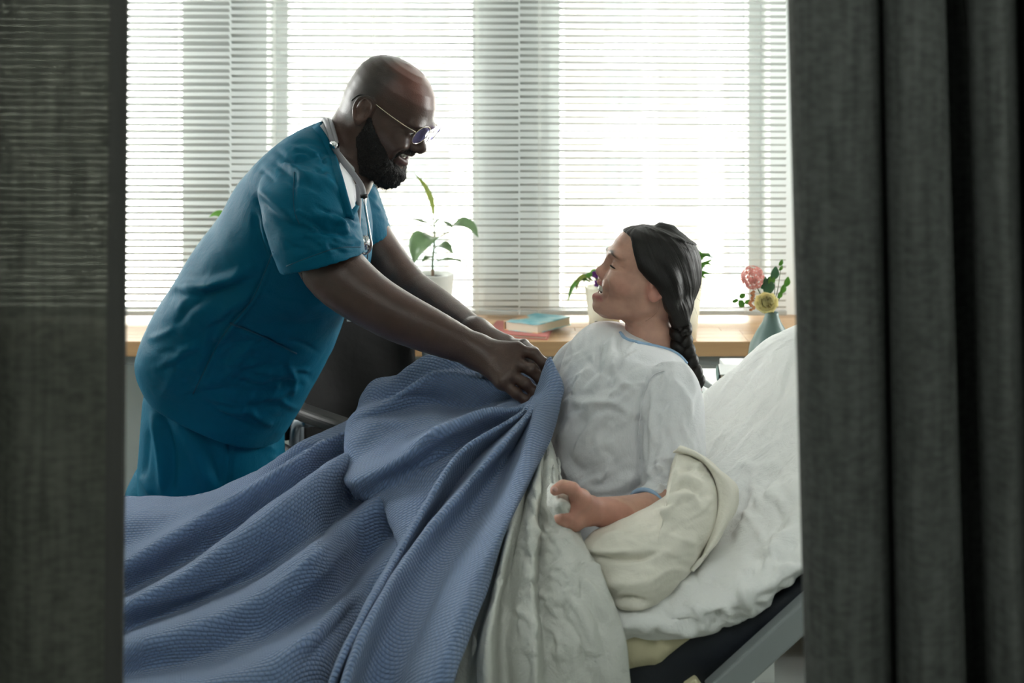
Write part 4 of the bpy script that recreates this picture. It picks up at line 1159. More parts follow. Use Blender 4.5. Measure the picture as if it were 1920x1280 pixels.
def skin_mat(name, rough, spec, bump, sss=0.08, tint=(1, .4, .25)):
    m, nt, b = new_mat(name); L = nt.links
    at = N(nt, 'ShaderNodeVertexColor'); at.layer_name = 'tone'
    tc = N(nt, 'ShaderNodeTexCoord')
    nz = N(nt, 'ShaderNodeTexNoise'); nz.inputs['Scale'].default_value = 45; nz.inputs['Detail'].default_value = 4
    L.new(tc.outputs['Object'], nz.inputs['Vector'])
    mr = N(nt, 'ShaderNodeMapRange'); mr.inputs[1].default_value = .3; mr.inputs[2].default_value = .7; mr.inputs[3].default_value = .88; mr.inputs[4].default_value = 1.08
    L.new(nz.outputs[0], mr.inputs[0])
    mx = N(nt, 'ShaderNodeVectorMath', operation='SCALE'); L.new(at.outputs[0], mx.inputs[0]); L.new(mr.outputs[0], mx.inputs['Scale'])
    L.new(mx.outputs[0], b.inputs['Base Color'])
    pr = N(nt, 'ShaderNodeTexNoise'); pr.inputs['Scale'].default_value = 420; pr.inputs['Detail'].default_value = 4
    L.new(tc.outputs['Object'], pr.inputs['Vector'])
    bp = N(nt, 'ShaderNodeBump'); bp.inputs['Strength'].default_value = bump; bp.inputs['Distance'].default_value = 0.002
    L.new(pr.outputs[0], bp.inputs['Height']); L.new(bp.outputs[0], b.inputs['Normal'])
    b.inputs['Roughness'].default_value = rough; b.inputs['Specular IOR Level'].default_value = spec
    if sss:
        b.inputs['Subsurface Weight'].default_value = sss; b.inputs['Subsurface Radius'].default_value = tint; b.inputs['Subsurface Scale'].default_value = 0.006
    return m

def head_basis(px, py, d, facing, pitch, yaw, roll=0.0):
    """facing +1: towards +x, -1: towards -x; yaw turns the face to the camera; rows are forward, up, near side"""
    p, y = math.radians(pitch), math.radians(yaw)
    f0 = np.array((facing * math.cos(y), -math.sin(y), 0.0)); s = np.array((-facing * math.sin(y), -math.cos(y), 0.0))
    f = math.cos(p) * f0 + np.array((0, 0, math.sin(p))); u = -math.sin(p) * f0 + np.array((0, 0, math.cos(p)))
    if roll:
        r = math.radians(roll); u, s = math.cos(r) * u + math.sin(r) * s, math.cos(r) * s - math.sin(r) * u
    return W(px, py, d), np.stack((f, u, s))

def to_local(V, o, M, sc): return (V - o) @ M.T / sc

def sstep(a, b, x):
    t = np.clip((x - a) / (b - a), 0, 1); return t * t * (3 - 2 * t)
# ---------------------------------------------------------------- the man in scrubs
nurse = empty('person', (float(W(390, 0, 3.0)[0]), 3.0, 0.0), 'bald bearded man in teal scrubs and round glasses leaning over the bed, holding the blanket', 'person')
NO, NM = head_basis(708, 210, 2.70, 1, -34, 20)
NS = 1.0
B_ = Solid()
head(B_, MALE, NO, NM, NS, True)
loc = lambda u, v, w: NO + np.array((u, v, w)) @ NM
B_.chain([loc(-.022, .0, 0), loc(-.020, -.040, 0), W(658, 266, 2.70), W(634, 300, 2.71)], (.056, .057, .060, .070), .022)
# trunk and legs inside the clothes
B_.chain([W(622, 330, 2.71), W(560, 440, 2.75), W(485, 600, 2.86), W(410, 735, 3.00)], (.085, .15, .155, .15), .04)
B_.cap(W(580, 375, 2.58), W(640, 372, 2.88), .058, .058, .03)
for dx, dd in ((0, 2.95), (-10, 3.13)):
    sxx = W(400 + dx, 760, dd)
    kn = np.array((sxx[0] - .02, dd, .50)); an = np.array((sxx[0] - .08, dd, .09))
    B_.chain([sxx, kn, an], (.10, .065, .042), .04)
    B_.chain([an, an + np.array((.05, 0, -.04)), an + np.array((.16, 0, -.055))], (.04, .04, .03), .02)
# near arm and hand
wr = W(893, 658, 2.415)
B_.chain([W(575, 392, 2.55), W(632, 512, 2.46), W(706, 570, 2.43), W(745, 592, 2.425), W(800, 617, 2.42), wr], (.056, .060, .051, .0485, .0430, .0300), .02, n=24)
nf = [([W(968, 656, 2.405), W(1001, 663, 2.398), W(1020, 681, 2.388), W(1022, 697, 2.390)], (.0120, .0106, .0098, .0085)),
      ([W(964, 679, 2.388), W(996, 693, 2.375), W(1013, 710, 2.374), W(1016, 725, 2.382)], (.0122, .0110, .0100, .0086)),
      ([W(955, 700, 2.372), W(985, 719, 2.360), W(1001, 735, 2.360), W(1006, 748, 2.370)], (.0118, .0104, .0096, .0083)),
      ([W(942, 716, 2.362), W(968, 738, 2.350), W(985, 750, 2.348), W(996, 758, 2.356)], (.0108, .0094, .0086, .0075))]
hand(B_, wr, .030, nf, ([W(925, 690, 2.44), W(958, 715, 2.455), W(985, 738, 2.44)], (.015, .0125, .0095)))
# far arm and hand
fw = W(893, 624, 2.66)
B_.chain([W(640, 365, 2.90), W(702, 468, 2.90), W(768, 545, 2.86), W(815, 575, 2.80), fw], (.066, .056, .049, .043, .029), .02, n=20)
ff = [([W(952, 643, 2.60), W(982, 646, 2.55), W(1001, 660, 2.50), W(1006, 675, 2.48)], (.0118, .0106, .0098, .0085)),
      ([W(950, 655, 2.58), W(980, 662, 2.53), W(1000, 676, 2.49), W(1005, 690, 2.475)], (.012, .0108, .0098, .0085)),
      ([W(944, 668, 2.57), W(972, 680, 2.52), W(992, 694, 2.48), W(1000, 706, 2.47)], (.0115, .0104, .0095, .0083)),
      ([W(936, 680, 2.56), W(960, 694, 2.51), W(980, 706, 2.48), W(990, 716, 2.47)], (.0105, .0092, .0085, .0075))]
hand(B_, fw, .029, ff, ([W(935, 640, 2.66), W(965, 650, 2.64), W(990, 668, 2.58)], (.014, .0122, .0095)))
lo_, hi_ = np.array((-1.0, 2.2, -.02)), np.array((.16, 3.15, 1.72))
zcut = 1.352
parts = []
hv = B_.mesh((-.55, 2.45, 1.28), (-.05, 2.95, 1.72), .0019)
bv = B_.mesh((-1.0, 2.25, -.01), (-.14, 3.12, 1.36), .0038)
hn = B_.mesh((-.46, 2.25, .84), (.10, 3.0, 1.40), .0024)
def crop(v, f, keep):
    k = keep(v); g = k[f].all(1); f = f[g]; u, inv = np.unique(f, return_inverse=True)
    return v[u], inv.reshape(f.shape)
hv = crop(*hv, lambda v: v[:, 2] > 1.318)
bv = crop(*bv, lambda v: ~((v[:, 2] > 1.318) & (v[:, 0] > -.55) & (v[:, 0] < -.05) & (v[:, 1] > 2.45) & (v[:, 1] < 2.95)) | (v[:, 2] < 1.322))
_a, _b = W(602, 470, 2.475), W(632, 512, 2.46) - W(575, 392, 2.55); _b /= np.linalg.norm(_b)
armside = lambda v: np.where(v[:, 1] < 2.64, (v - _a) @ _b, np.where(v[:, 0] < -.30, v[:, 0] + .345 - np.clip(1.28 - v[:, 2], 0, .3) * .0, .05))
ontrunk = lambda v: (v[:, 0] < -.20) & (v[:, 2] < 1.20) & ~((v[:, 1] < 2.53) & (v[:, 0] > -.40)) & ~((v[:, 1] > 2.68) & (v[:, 2] > .98) & (v[:, 0] > -.345))
bv = crop(*bv, lambda v: (armside(v) < .003) | ontrunk(v)); hn = crop(*hn, lambda v: (armside(v) > -.003) & ~ontrunk(v))
V, F = join_quads(hv, bv, hn)
V = smooth_verts(V, F, 1, 0.4)
def crease(V, F, strokes):
    t_ = mesh('tmp', V, F); v0, n0 = vnormals(t_); bpy.data.meshes.remove(t_)
    return sculpt(v0, n0, strokes)
V = crease(V, F, [([(774, 282), (756, 284), (743, 294), (737, 308), (738, 326)], 3.0, -.0045), ([(770, 278), (752, 276), (736, 286), (729, 302)], 5, .0030), ([(757, 243), (748, 240), (738, 241)], 1.8, -.0015), ([(757, 249), (748, 250), (740, 254)], 1.8, -.0013)])
q = to_local(V, NO, NM, NS)
inhead = (np.linalg.norm(q - np.array((.01, .01, 0)), axis=1) < .16)
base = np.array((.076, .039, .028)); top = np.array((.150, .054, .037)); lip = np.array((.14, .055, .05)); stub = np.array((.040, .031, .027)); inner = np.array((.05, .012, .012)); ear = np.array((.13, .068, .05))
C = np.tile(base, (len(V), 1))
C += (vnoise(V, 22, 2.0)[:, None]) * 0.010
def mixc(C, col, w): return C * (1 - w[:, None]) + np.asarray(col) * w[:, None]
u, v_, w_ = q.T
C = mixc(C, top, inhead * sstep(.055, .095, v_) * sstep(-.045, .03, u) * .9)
hairline = sstep(.085, .045, v_ - .35 * np.clip(-u, 0, 1)) * 0 + sstep(.030, -.005, u - .25 * (v_ - .05)) * sstep(-.055, -.02, v_) * (1 - sstep(.100, .113, v_) * sstep(-.04, .01, u))
earm = (np.abs(w_) > .0765) * sstep(.022, .014, np.hypot(u - .004, (v_ - .009) * .7))
C = mixc(C, stub, inhead * hairline * (1 - earm) * .85)
C = mixc(C, ear, inhead * earm)
mu, mv = .1095, -.0385
lipm = np.exp(-(((v_ - (mv - .013)) / .006) ** 2)) * sstep(.026, .018, np.abs(w_)) * sstep(.088, .098, u)
C = mixc(C, lip, inhead * lipm * .8)
inm = ((u - mu - .003) / .026) ** 2 + ((v_ - mv - .001) / .0085) ** 2 + (w_ / .026) ** 2
C = mixc(C, inner, inhead * sstep(1.25, .8, inm))
C = np.clip(C, .005, 1)
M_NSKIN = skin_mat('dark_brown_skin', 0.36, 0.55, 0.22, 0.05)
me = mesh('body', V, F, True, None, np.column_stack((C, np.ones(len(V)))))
nb = link('body', me, M_NSKIN, nurse)

# beard, moustache and brows: short curly hair standing proud of the skin
M_HAIRB = simple('black_curly_hair', (0.012, 0.010, 0.009), 0.7, var=0.3, vscale=120, bump=0.8, bscale=260)
def headoff(off):
    H = Solid(); H.frame(NO, NM, NS); H.stack(MALE, 2.15, .012, 'u', off); return H
sel = inhead & (u > -.01)
bv_edge = np.interp(u, (.015, .022, .037, .06, .08, .10, .118), (.010, .008, -.006, -.026, -.043, -.060, -.073))
u_back = np.interp(v_, (-.11, -.095, -.05, .0, .012), (.060, .050, .020, .023, .026))
bm_ = sstep(.006, -.010, v_ - bv_edge + .004 * vnoise(V, 70, 1.0) * inhead) * sstep(-.006, .008, u - u_back)
bm_ *= sstep(-.118, -.104, v_)
mous = np.exp(-((v_ - (mv + .0175 - .25 * np.clip(np.abs(w_) - .008, 0, .03))) / .0055) ** 2) * sstep(.034, .026, np.abs(w_)) * sstep(.078, .088, u) * (v_ < mv + .026)
corner = np.exp(-(((np.abs(w_) - .033) / .006) ** 2)) * sstep(.08, .09, u) * sstep(mv - .05, mv - .02, v_) * sstep(mv + .016, mv + .004, v_)
lipkeep = sstep(.024, .016, np.abs(w_)) * sstep(mv - .024, mv - .019, v_) * sstep(mv + .014, mv + .008, v_) * (u > .09)
hm = np.clip(np.maximum(np.maximum(bm_ * (1 - lipkeep), mous * .7), corner * .25), 0, 1) * sel
fk = (hm[F] > .12).all(1)
fv, inv = np.unique(F[fk], return_inverse=True)
BVt, BFt = V[fv], inv.reshape(-1, 4)
Vn = np.zeros(len(me.vertices) * 3, dtype=np.float32); me.vertex_normals.foreach_get('vector', Vn); Vn = Vn.reshape(-1, 3)[fv]
qq = q[fv]
length = hm[fv] * (.0045 + .0075 * sstep(-.05, -.09, qq[:, 1]))
chin = sstep(-.075, -.10, qq[:, 1]) * sstep(.05, .09, qq[:, 0])
curl = 1 + .45 * vnoise(BVt, 150, 3.0) + .3 * vnoise(BVt, 330, 7.0)
BVt = BVt + Vn * (length * curl)[:, None] + (-NM[1] * .55 + NM[0] * .25) * (chin * hm[fv] * .020)[:, None]
beard = link('beard', mesh('beard', BVt, BFt), M_HAIRB, nurse)
# real short hairs along the jaw and chin, one strip each
rr = np.random.default_rng(3)
pick = rr.choice(len(fv), 5200, p=(hm[fv] * (0.25 + sstep(-.02, -.1, qq[:, 1]))) / (hm[fv] * (0.25 + sstep(-.02, -.1, qq[:, 1]))).sum())
HV, HF = [], []
for k in pick:
    a = BVt[k]; n_ = Vn[k] + rr.normal(0, .45, 3) + (-NM[1]) * (.25 + .5 * chin[k]); n_ /= np.linalg.norm(n_)
    L_ = rr.uniform(.002, .0055) * (1 + .9 * chin[k]); t_ = np.cross(n_, rr.normal(0, 1, 3)); t_ /= np.linalg.norm(t_) + 1e-9
    b_ = a + n_ * L_ * .6 + t_ * L_ * .25; c_ = a + n_ * L_ + t_ * L_ * rr.uniform(-.5, .5)
    w2 = np.cross(n_, t_) * .00016
    i = len(HV); HV += [a - w2, a + w2, b_ - w2, b_ + w2, c_]; HF += [(i, i + 1, i + 3, i + 2), (i + 2, i + 3, i + 4)]
bh = link('beard_hair', mesh('beard_hair', HV, HF, False), M_HAIRB, beard); bh['kind'] = 'stuff'
# eyes, brows, teeth
M_EYEW = simple('eye_white', (0.62, 0.60, 0.57), 0.15); M_IRIS = simple('dark_iris', (0.015, 0.009, 0.006), 0.1)
M_TEETH = simple('teeth_enamel', (0.72, 0.68, 0.60), 0.2, var=0.03)
def eyeball(parent, o, M, sc, u, v, w, r, look):
    bm = bmesh.new(); bmesh.ops.create_uvsphere(bm, u_segments=20, v_segments=14, radius=r * sc)
    bmesh.ops.translate(bm, verts=bm.verts, vec=o + np.array((u, v, w)) * sc @ M)
    e = link('eye', bm_mesh('eye', bm, True), M_EYEW, parent)
    bm = bmesh.new(); bmesh.ops.create_uvsphere(bm, u_segments=16, v_segments=10, radius=r * .56 * sc)
    d = np.asarray(look) / np.linalg.norm(look)
    bmesh.ops.translate(bm, verts=bm.verts, vec=o + (np.array((u, v, w)) + d * r * .56) * sc @ M)
    link('iris', bm_mesh('iris', bm, True), M_IRIS, e)
for s_ in (-1, 1): eyeball(nurse, NO, NM, NS, .0925, .0160, s_ * .032, .0118, (1, -.35, 0))
def teeth(parent, o, M, sc, mu, mv, rows):
    """each tooth a bevelled block on the dental arch"""
    for (vv, n, wd, ht, back) in rows:
        for k in range(n):
            a = (k - (n - 1) / 2) * wd
            uu = mu - back - 14.0 * a * a
            bm = bmesh.new(); box_bm(bm, (0, 0, 0), (.0042, ht, wd * .94), .0011)
            ang = math.atan(28 * a)
            R = np.array(((math.cos(ang), 0, -math.sin(ang)), (0, 1, 0), (math.sin(ang), 0, math.cos(ang))))
            co = np.array([v.co for v in bm.verts]) @ R + np.array((uu, vv, a)) 
            for v, c in zip(bm.verts, co): v.co = o + c * sc @ M
            link('tooth', bm_mesh('tooth', bm, True), M_TEETH, parent)
teeth(nurse, NO, NM, NS, mu, mv, [(mv + .0035, 8, .0062, .0088, .0035), (mv - .0075, 8, .0052, .0062, .0065)])
def hair_strip(name, pts, wid, hgt, mat, parent):
    return tube(name, pts, [hgt * k for k in (0.4, 1, 1, .8, .3)][:len(pts)] if len(pts) == 5 else hgt, mat, parent, 8, 20)
for s_ in (-1, 1):
    tube('eyebrow', [loc(*p) for p in ((.1135, .0335, s_ * .012), (.1145, .0375, s_ * .022), (.1085, .0405, s_ * .036), (.097, .0375, s_ * .049))], (.0022, .0034, .0030, .0012), M_HAIRB, nurse, 8, 20)

# ---- teal scrubs
M_SCRUB = linen('teal_scrub_cotton', (0.0, 0.108, 0.185), 0.6, 0.0, 0.10, 0.22)
M_STITCH = simple('teal_stitching', (0.003, 0.07, 0.12), 0.8, var=0.1)
top = [((602, 228), (648, 292), 2.70, .085), ((560, 246), (668, 332), 2.70, .185), ((508, 285), (686, 385), 2.71, .225), ((460, 337), (694, 450), 2.73, .225), ((420, 400), (688, 515), 2.755, .225),
       ((370, 467), (668, 555), 2.80, .225), ((322, 541), (646, 588), 2.85, .225), ((289, 600), (628, 642), 2.90, .22), ((267, 655), (600, 700), 2.95, .22), ((266, 684), (566, 762), 2.99, .215), ((280, 708), (526, 822), 3.01, .21)]
slv = [((500, 322), (618, 292), 2.56, .07), ((486, 355), (655, 338), 2.515, .105), ((494, 408), (668, 392), 2.49, .110), ((511, 462), (676, 435), 2.475, .105), ((529, 511), (684, 473), 2.47, .098)]
fsl = [((600, 330), (672, 315), 2.88, .06), ((628, 380), (702, 345), 2.91, .085), ((650, 430), (722, 398), 2.915, .085), ((664, 472), (735, 438), 2.915, .080)]
V, F = remesh([sections(top, 80, 70, 2.4, True), sections(slv, 56, 40, 2.1, True), sections(fsl, 48, 30, 2.1, True)], .0042, 2)
tmp = mesh('tmp', V, F); V, nn = vnormals(tmp)
amp = .0035 * vnoise(V, 7, 11.0) + .0018 * vnoise(V, 18, 5.0, (1, 1, 1.4))
V = V + nn * amp[:, None]
st = [  # sleeve and shoulder creases
      ([(515, 300), (560, 325), (600, 345)], 6, .006), ([(520, 312), (570, 340), (610, 362)], 7, -.006), ([(560, 330), (590, 330), (640, 360)], 6, .005), ([(545, 275), (580, 285), (602, 300)], 5, .004), ([(540, 268), (590, 268), (615, 280)], 5, -.004),
      ([(555, 322), (550, 370), (556, 410), (570, 425)], 4, -.006), ([(562, 322), (558, 370), (563, 405)], 3.5, .004),
      ([(560, 398), (600, 425), (650, 440), (670, 445)], 6, -.010), ([(562, 412), (600, 438), (650, 450)], 5, .006), ([(560, 405), (610, 408), (650, 422)], 6, .007), ([(600, 395), (640, 405), (664, 425)], 4, -.006),
      ([(470, 360), (510, 400), (550, 425), (580, 440)], 8, -.009), ([(480, 350), (520, 385), (555, 408)], 7, .006), ([(490, 400), (500, 450), (520, 500)], 9, .006), ([(478, 395), (488, 450), (505, 490)], 7, -.006),
      ([(590, 318), (602, 325), (612, 322)], 4, -.008), ([(596, 284), (606, 296), (612, 306)], 4, -.009), ([(655, 375), (664, 400), (668, 420)], 5, -.006),
      ([(535, 497), (580, 480), (640, 462), (678, 463)], 2.6, -.0035), ([(590, 455), (640, 455), (672, 462)], 5, .004),
      # back and side
      ([(470, 505), (400, 530), (340, 538), (325, 545)], 9, .008), ([(480, 520), (400, 548), (335, 556)], 8, -.007), ([(500, 545), (420, 575), (340, 590)], 14, .006),
      ([(510, 470), (470, 560), (420, 620), (360, 740)], 3.2, -.0060), ([(515, 475), (475, 565), (426, 622), (367, 740)], 3.0, .0035),
      ([(375, 640), (330, 670), (290, 690)], 8, .005), ([(365, 660), (320, 690), (285, 700)], 7, -.004), ([(415, 600), (395, 640), (400, 690)], 8, -.005), ([(360, 740), (420, 730), (500, 735), (560, 720)], 8, -.005),
      ([(432, 608), (490, 630), (555, 664)], 3.2, -.006), ([(440, 700), (480, 708), (545, 700)], 8, .006), ([(440, 715), (490, 722), (540, 715)], 7, -.006), ([(540, 680), (553, 720), (545, 745)], 6, .006),
      ([(400, 770), (450, 768), (520, 790)], 8, .005), ([(380, 750), (430, 780), (480, 800)], 5, -.005), ([(440, 650), (480, 640), (540, 660)], 7, -.004),
      ([(640, 500), (600, 560), (540, 590)], 16, .006), ([(610, 600), (560, 610), (500, 600)], 12, -.004)]
V = sculpt(V, nn, st + rand_strokes(11, 45, (555, 670), (400, 470), -18, 14, 60, 4, .004) + rand_strokes(12, 30, (500, 610), (280, 340), -25, 15, 55, 4, .003) + rand_strokes(13, 50, (300, 500), (520, 720), 25, 25, 80, 8, .0035)
           + rand_strokes(14, 30, (420, 570), (640, 800), 0, 20, 70, 6, .004) + rand_strokes(15, 16, (700, 730), (340, 430), -60, 20, 50, 5, .003))
# keep the neck opening below the jaw
set_co(tmp, V)
tmp.name = 'scrub_top'
scrub = link('scrub_top', tmp, M_SCRUB, nurse)
bvh_top = bvh_of(V, F)
tr1 = [((288, 690), (530, 782), 3.01, .19), ((280, 745), (528, 832), 3.02, .195), ((274, 810), (529, 880), 3.03, .195), ((268, 880), (518, 950), 3.04, .19), ((272, 950), (505, 1020), 3.04, .18)]
nl = [((285, 900), (515, 960), 2.95, .105), ((290, 1000), (490, 1050), 2.95, .10), ((285, 1130), (440, 1160), 2.95, .085), ((270, 1260), (400, 1280), 2.95, .075), ((255, 1372), (380, 1380), 2.95, .07)]
fl = [((258, 875), (470, 940), 3.13, .105), ((232, 945), (450, 1010), 3.13, .10), ((228, 1080), (400, 1110), 3.13, .085), ((228, 1210), (350, 1230), 3.13, .075), ((220, 1303), (335, 1310), 3.13, .07)]
V, F = remesh([sections(tr1, 72, 44, 2.4), sections(nl, 48, 50, 2.1, True), sections(fl, 48, 50, 2.1, True)], .0055, 2)
tmp = mesh('scrub_trousers', V, F); V, nn = vnormals(tmp)
V = V + nn * (.004 * vnoise(V, 6, 3.0) + .0015 * vnoise(V, 16, 5.0))[:, None]
V = sculpt(V, nn, [([(300, 770), (320, 850), (318, 935)], 10, -.014), ([(325, 760), (370, 850), (400, 930)], 16, .012), ([(283, 760), (300, 850), (308, 940)], 8, .010), ([(430, 800), (431, 860), (430, 930)], 3, -.006),
                   ([(345, 770), (400, 850), (420, 920)], 9, -.008), ([(440, 830), (490, 830), (525, 850)], 8, .005), ([(500, 850), (520, 870), (505, 900)], 6, .005), ([(280, 800), (276, 850), (270, 900)], 6, -.006), ([(262, 890), (285, 930)], 6, .006)])
set_co(tmp, V)
link('scrub_trousers', tmp, M_SCRUB, nurse)
M_SHOE = simple('white_clog_rubber', (0.7, 0.7, 0.68), 0.5, var=0.03)
for dx, dd in ((0, 2.95), (-10, 3.13)):
    a = W(400 + dx, 760, dd); x = a[0] - .08
    V, F = sections([((0, 0), (1, 1), 1, 1)] * 2, 4, 2) if False else lathe_data([(.001, 0), (.052, 0), (.058, .02), (.055, .05), (.045, .08), (.03, .095), (.001, .10)], (0, 0, 0), 24)
    V = np.asarray(V) * np.array((2.3, .95, 1)); V[:, 0] += x + .055; V[:, 1] += dd; V[:, 2] += .001
    link('shoe', mesh('shoe', V, F), M_SHOE, nurse)
# pocket, hem stitching and badge
def surf_tube(name, bvh, pts, r, mat, parent, off=.0015, n=40): return tube(name, onto_line(bvh, pts, off, n), r, mat, parent, 6)
surf_tube('pocket_edge', bvh_top, [(432, 606), (490, 629), (556, 663)], .0022, M_STITCH, scrub, .001)
surf_tube('seam', bvh_top, [(512, 472), (472, 562), (424, 621), (362, 738)], .0013, M_STITCH, scrub, .0)
surf_tube('seam', bvh_top, [(552, 322), (550, 368), (555, 405), (562, 420)], .0012, M_STITCH, scrub, .0)
surf_tube('seam', bvh_top, [(537, 499), (580, 482), (640, 464), (676, 463)], .0010, M_STITCH, scrub, .0)
# white undershirt in the V of the neck, scrub neckband over its edges
M_TEE = linen('white_undershirt', (0.80, 0.81, 0.83), 0.85, 0.0, 0.1, 0.15)
vl = [[(590, 238), (605, 262), (622, 298), (637, 338), (648, 376), (654, 405)], [(600, 236), (616, 262), (632, 298), (648, 340), (655, 375), (656, 402)],
      [(612, 228), (626, 258), (642, 292), (660, 330), (662, 365), (658, 400)], [(625, 232), (640, 262), (656, 292), (676, 318), (672, 355), (661, 398)]]
P = onto_patch(bvh_top, [[(x + 4, y) for x, y in vl[0]]] + vl[1:], 24, 40, .0025, 2.66)
tee = cloth_obj('undershirt', P, np.zeros((24, 40)), np.zeros((24, 40)), M_TEE, nurse, .002)
# ribbed collar of the undershirt round the neck
cr = []
for k in range(40):
    a = 2 * math.pi * k / 40
    c = W(640, 283, 2.70)
    e1 = (W(604, 236, 2.70) - W(672, 326, 2.70)) / 2; e2 = np.array((0, .083, 0))
    cr.append(c + e1 * math.cos(a) + e2 * math.sin(a))
cr.append(cr[0])
tube('collar', cr, .0085, M_TEE, tee, 10)
M_BAND = M_SCRUB
nb_near = onto_line(bvh_top, [(590, 236), (604, 256), (620, 288), (634, 330), (646, 374), (655, 406)], .006, 30, 2.66)
nb_far = onto_line(bvh_top, [(692, 322), (684, 345), (674, 370), (664, 392), (656, 410)], .006, 24, 2.72)
def flat_band(name, pts, wpx, mat, parent, bvh, off):
    P = proj(pts); T = np.gradient(P, axis=0); T /= np.linalg.norm(T, axis=1)[:, None]; Nn_ = np.column_stack((-T[:, 1], T[:, 0]))
    rows = []
    for i, s_ in enumerate((-1, -.5, 0, .5, 1)):
        w_ = wpx * s_
        rows.append([np.array(p) + 0 for p in [W(*(P[j] + Nn_[j] * w_), pts[j][1] - off * (1 - s_ * s_)) for j in range(len(P))]])
    S = np.array(rows)
    return cloth_obj(name, S, np.zeros(S.shape[:2]), np.zeros(S.shape[:2]), mat, parent, .0025)
flat_band('neckband', nb_near, 8, M_BAND, scrub, bvh_top, .003)
flat_band('neckband', nb_far, 7, M_BAND, scrub, bvh_top, .003)

# ---- round wire glasses
M_WIRE = simple('gold_wire', (0.75, 0.66, 0.50), 0.22, 1.0, var=0.03); M_TIP = simple('dark_temple_tip', (0.02, 0.018, 0.016), 0.4)
M_LENS, _nt, _b = new_mat('coated_lens')
_tr = N(_nt, 'ShaderNodeBsdfTransparent'); _tr.inputs[0].default_value = (.93, .94, .98, 1)
_gl = N(_nt, 'ShaderNodeBsdfGlossy'); _gl.inputs[0].default_value = (.45, .42, .95, 1); _gl.inputs['Roughness'].default_value = 0.02
_mx = N(_nt, 'ShaderNodeMixShader'); _lw = N(_nt, 'ShaderNodeLayerWeight'); _lw.inputs[0].default_value = .45
_nt.links.new(_lw.outputs['Facing'], _mx.inputs[0]); _nt.links.new(_tr.outputs[0], _mx.inputs[1]); _nt.links.new(_gl.outputs[0], _mx.inputs[2]); _nt.links.new(_mx.outputs[0], _nt.nodes['Material Output'].inputs[0])
gl = empty('eyeglasses', tuple(loc(.128, .012, 0)), 'thin gold wire round glasses on the bald man\'s nose', 'glasses')
for s_ in (-1, 1):
    cc = np.array((.1215, .0255, s_ * .0335))
    tw = s_ * .14
    fwd = np.array((math.cos(tw), -.10, math.sin(tw) * 1.0)); fwd /= np.linalg.norm(fwd)
    e2 = np.cross(fwd, (0, 1.0, 0)); e2 /= np.linalg.norm(e2); e1 = np.cross(e2, fwd)
    ring = []
    for k in range(41):
        a = 2 * math.pi * k / 40
        c_, s2 = math.cos(a), math.sin(a)
        ring.append(loc(*(cc + e1 * .0225 * np.sign(s2) * abs(s2) ** .9 + e2 * .0250 * np.sign(c_) * abs(c_) ** .95)))
    rim = tube('rim', ring, .0009, M_WIRE, gl, 8)
    n_ = 40; LV = [loc(*(cc + fwd * .001))] + ring[:-1]
    link('lens', mesh('lens', LV, [(0, 1 + (i + 1) % n_, 1 + i) for i in range(n_)]), M_LENS, gl)
    hin = cc - e2 * .0250 * s_ * (1 if (e2[2] * s_) < 0 else -1)
    outer_pt = cc + np.array((-.004, .006, s_ * .0262))
    tube('temple', [loc(*outer_pt), loc(.108, .0330, s_ * .0715), loc(.060, .0330, s_ * .0800), loc(.018, .0335, s_ * .0805)], .0011, M_WIRE, gl, 8, 30)
    tube('temple_tip', [loc(.018, .0335, s_ * .0805), loc(-.004, .0360, s_ * .0815), loc(-.020, .030, s_ * .0830), loc(-.030, .010, s_ * .0810)], .0019, M_TIP, gl, 8, 20)
    tube('nose_pad', [loc(.119, .020, s_ * .0105), loc(.115, .012, s_ * .0118)], .0022, M_LENS, gl, 8)
tube('bridge', [loc(.1225, .031, -.0105), loc(.1265, .0355, 0), loc(.1225, .031, .0105)], .0010, M_WIRE, gl, 8, 16)

# ---- stethoscope round his neck
M_TUBE = simple('grey_rubber_tubing', (0.23, 0.23, 0.25), 0.45, var=0.05); M_CHROME = simple('chrome', (0.75, 0.76, 0.78), 0.12, 1.0)
stet = empty('stethoscope', tuple(W(660, 330, 2.55)), 'grey stethoscope hung round the man\'s neck over the teal top', 'stethoscope')
tube('tubing', [W(598, 262, 2.84), W(604, 236, 2.76), W(611, 227, 2.66), W(618, 246, 2.61), W(628, 278, 2.575), W(645, 305, 2.56), W(668, 334, 2.55), W(679, 352, 2.548), W(682, 366, 2.548)], .0058, M_TUBE, stet, 12, 70)
tube('tubing', [W(606, 268, 2.86), W(612, 240, 2.78), W(617, 226, 2.68), W(624, 244, 2.615), W(631, 274, 2.582), W(632, 300, 2.565), W(630, 326, 2.56), W(633, 345, 2.575)], .0055, M_TUBE, stet, 12, 60)
tube('clip', [W(622, 270, 2.572), W(632, 274, 2.566)], .0078, M_CHROME, stet, 12)
tube('tubing', [W(671, 346, 2.60), W(673, 370, 2.585), W(672, 400, 2.575), W(671, 432, 2.57)], .0055, M_TUBE, stet, 12, 30)
tube('ferrule', [W(682, 364, 2.548), W(682.5, 371, 2.548)], .0072, M_RUBBER, stet, 12)
tube('ear_tube', [W(683, 371, 2.548), W(685, 390, 2.545), W(690, 420, 2.54), W(694, 445, 2.54), W(696, 460, 2.545), W(691, 472, 2.55), W(684, 476, 2.55), W(679, 473, 2.55)], .0027, M_CHROME, stet, 8, 40)
tube('stem', [W(672, 432, 2.57), W(673, 446, 2.565)], .0062, M_CHROME, stet, 12)
for (a, b, r) in ((W(668, 446, 2.565), W(668, 458, 2.56), .010), (W(681, 448, 2.56), W(684, 462, 2.556), .011)):
    tube('chest_piece', [a, (a + b) / 2, b], (r * .8, r, r * .7), M_CHROME, stet, 16)
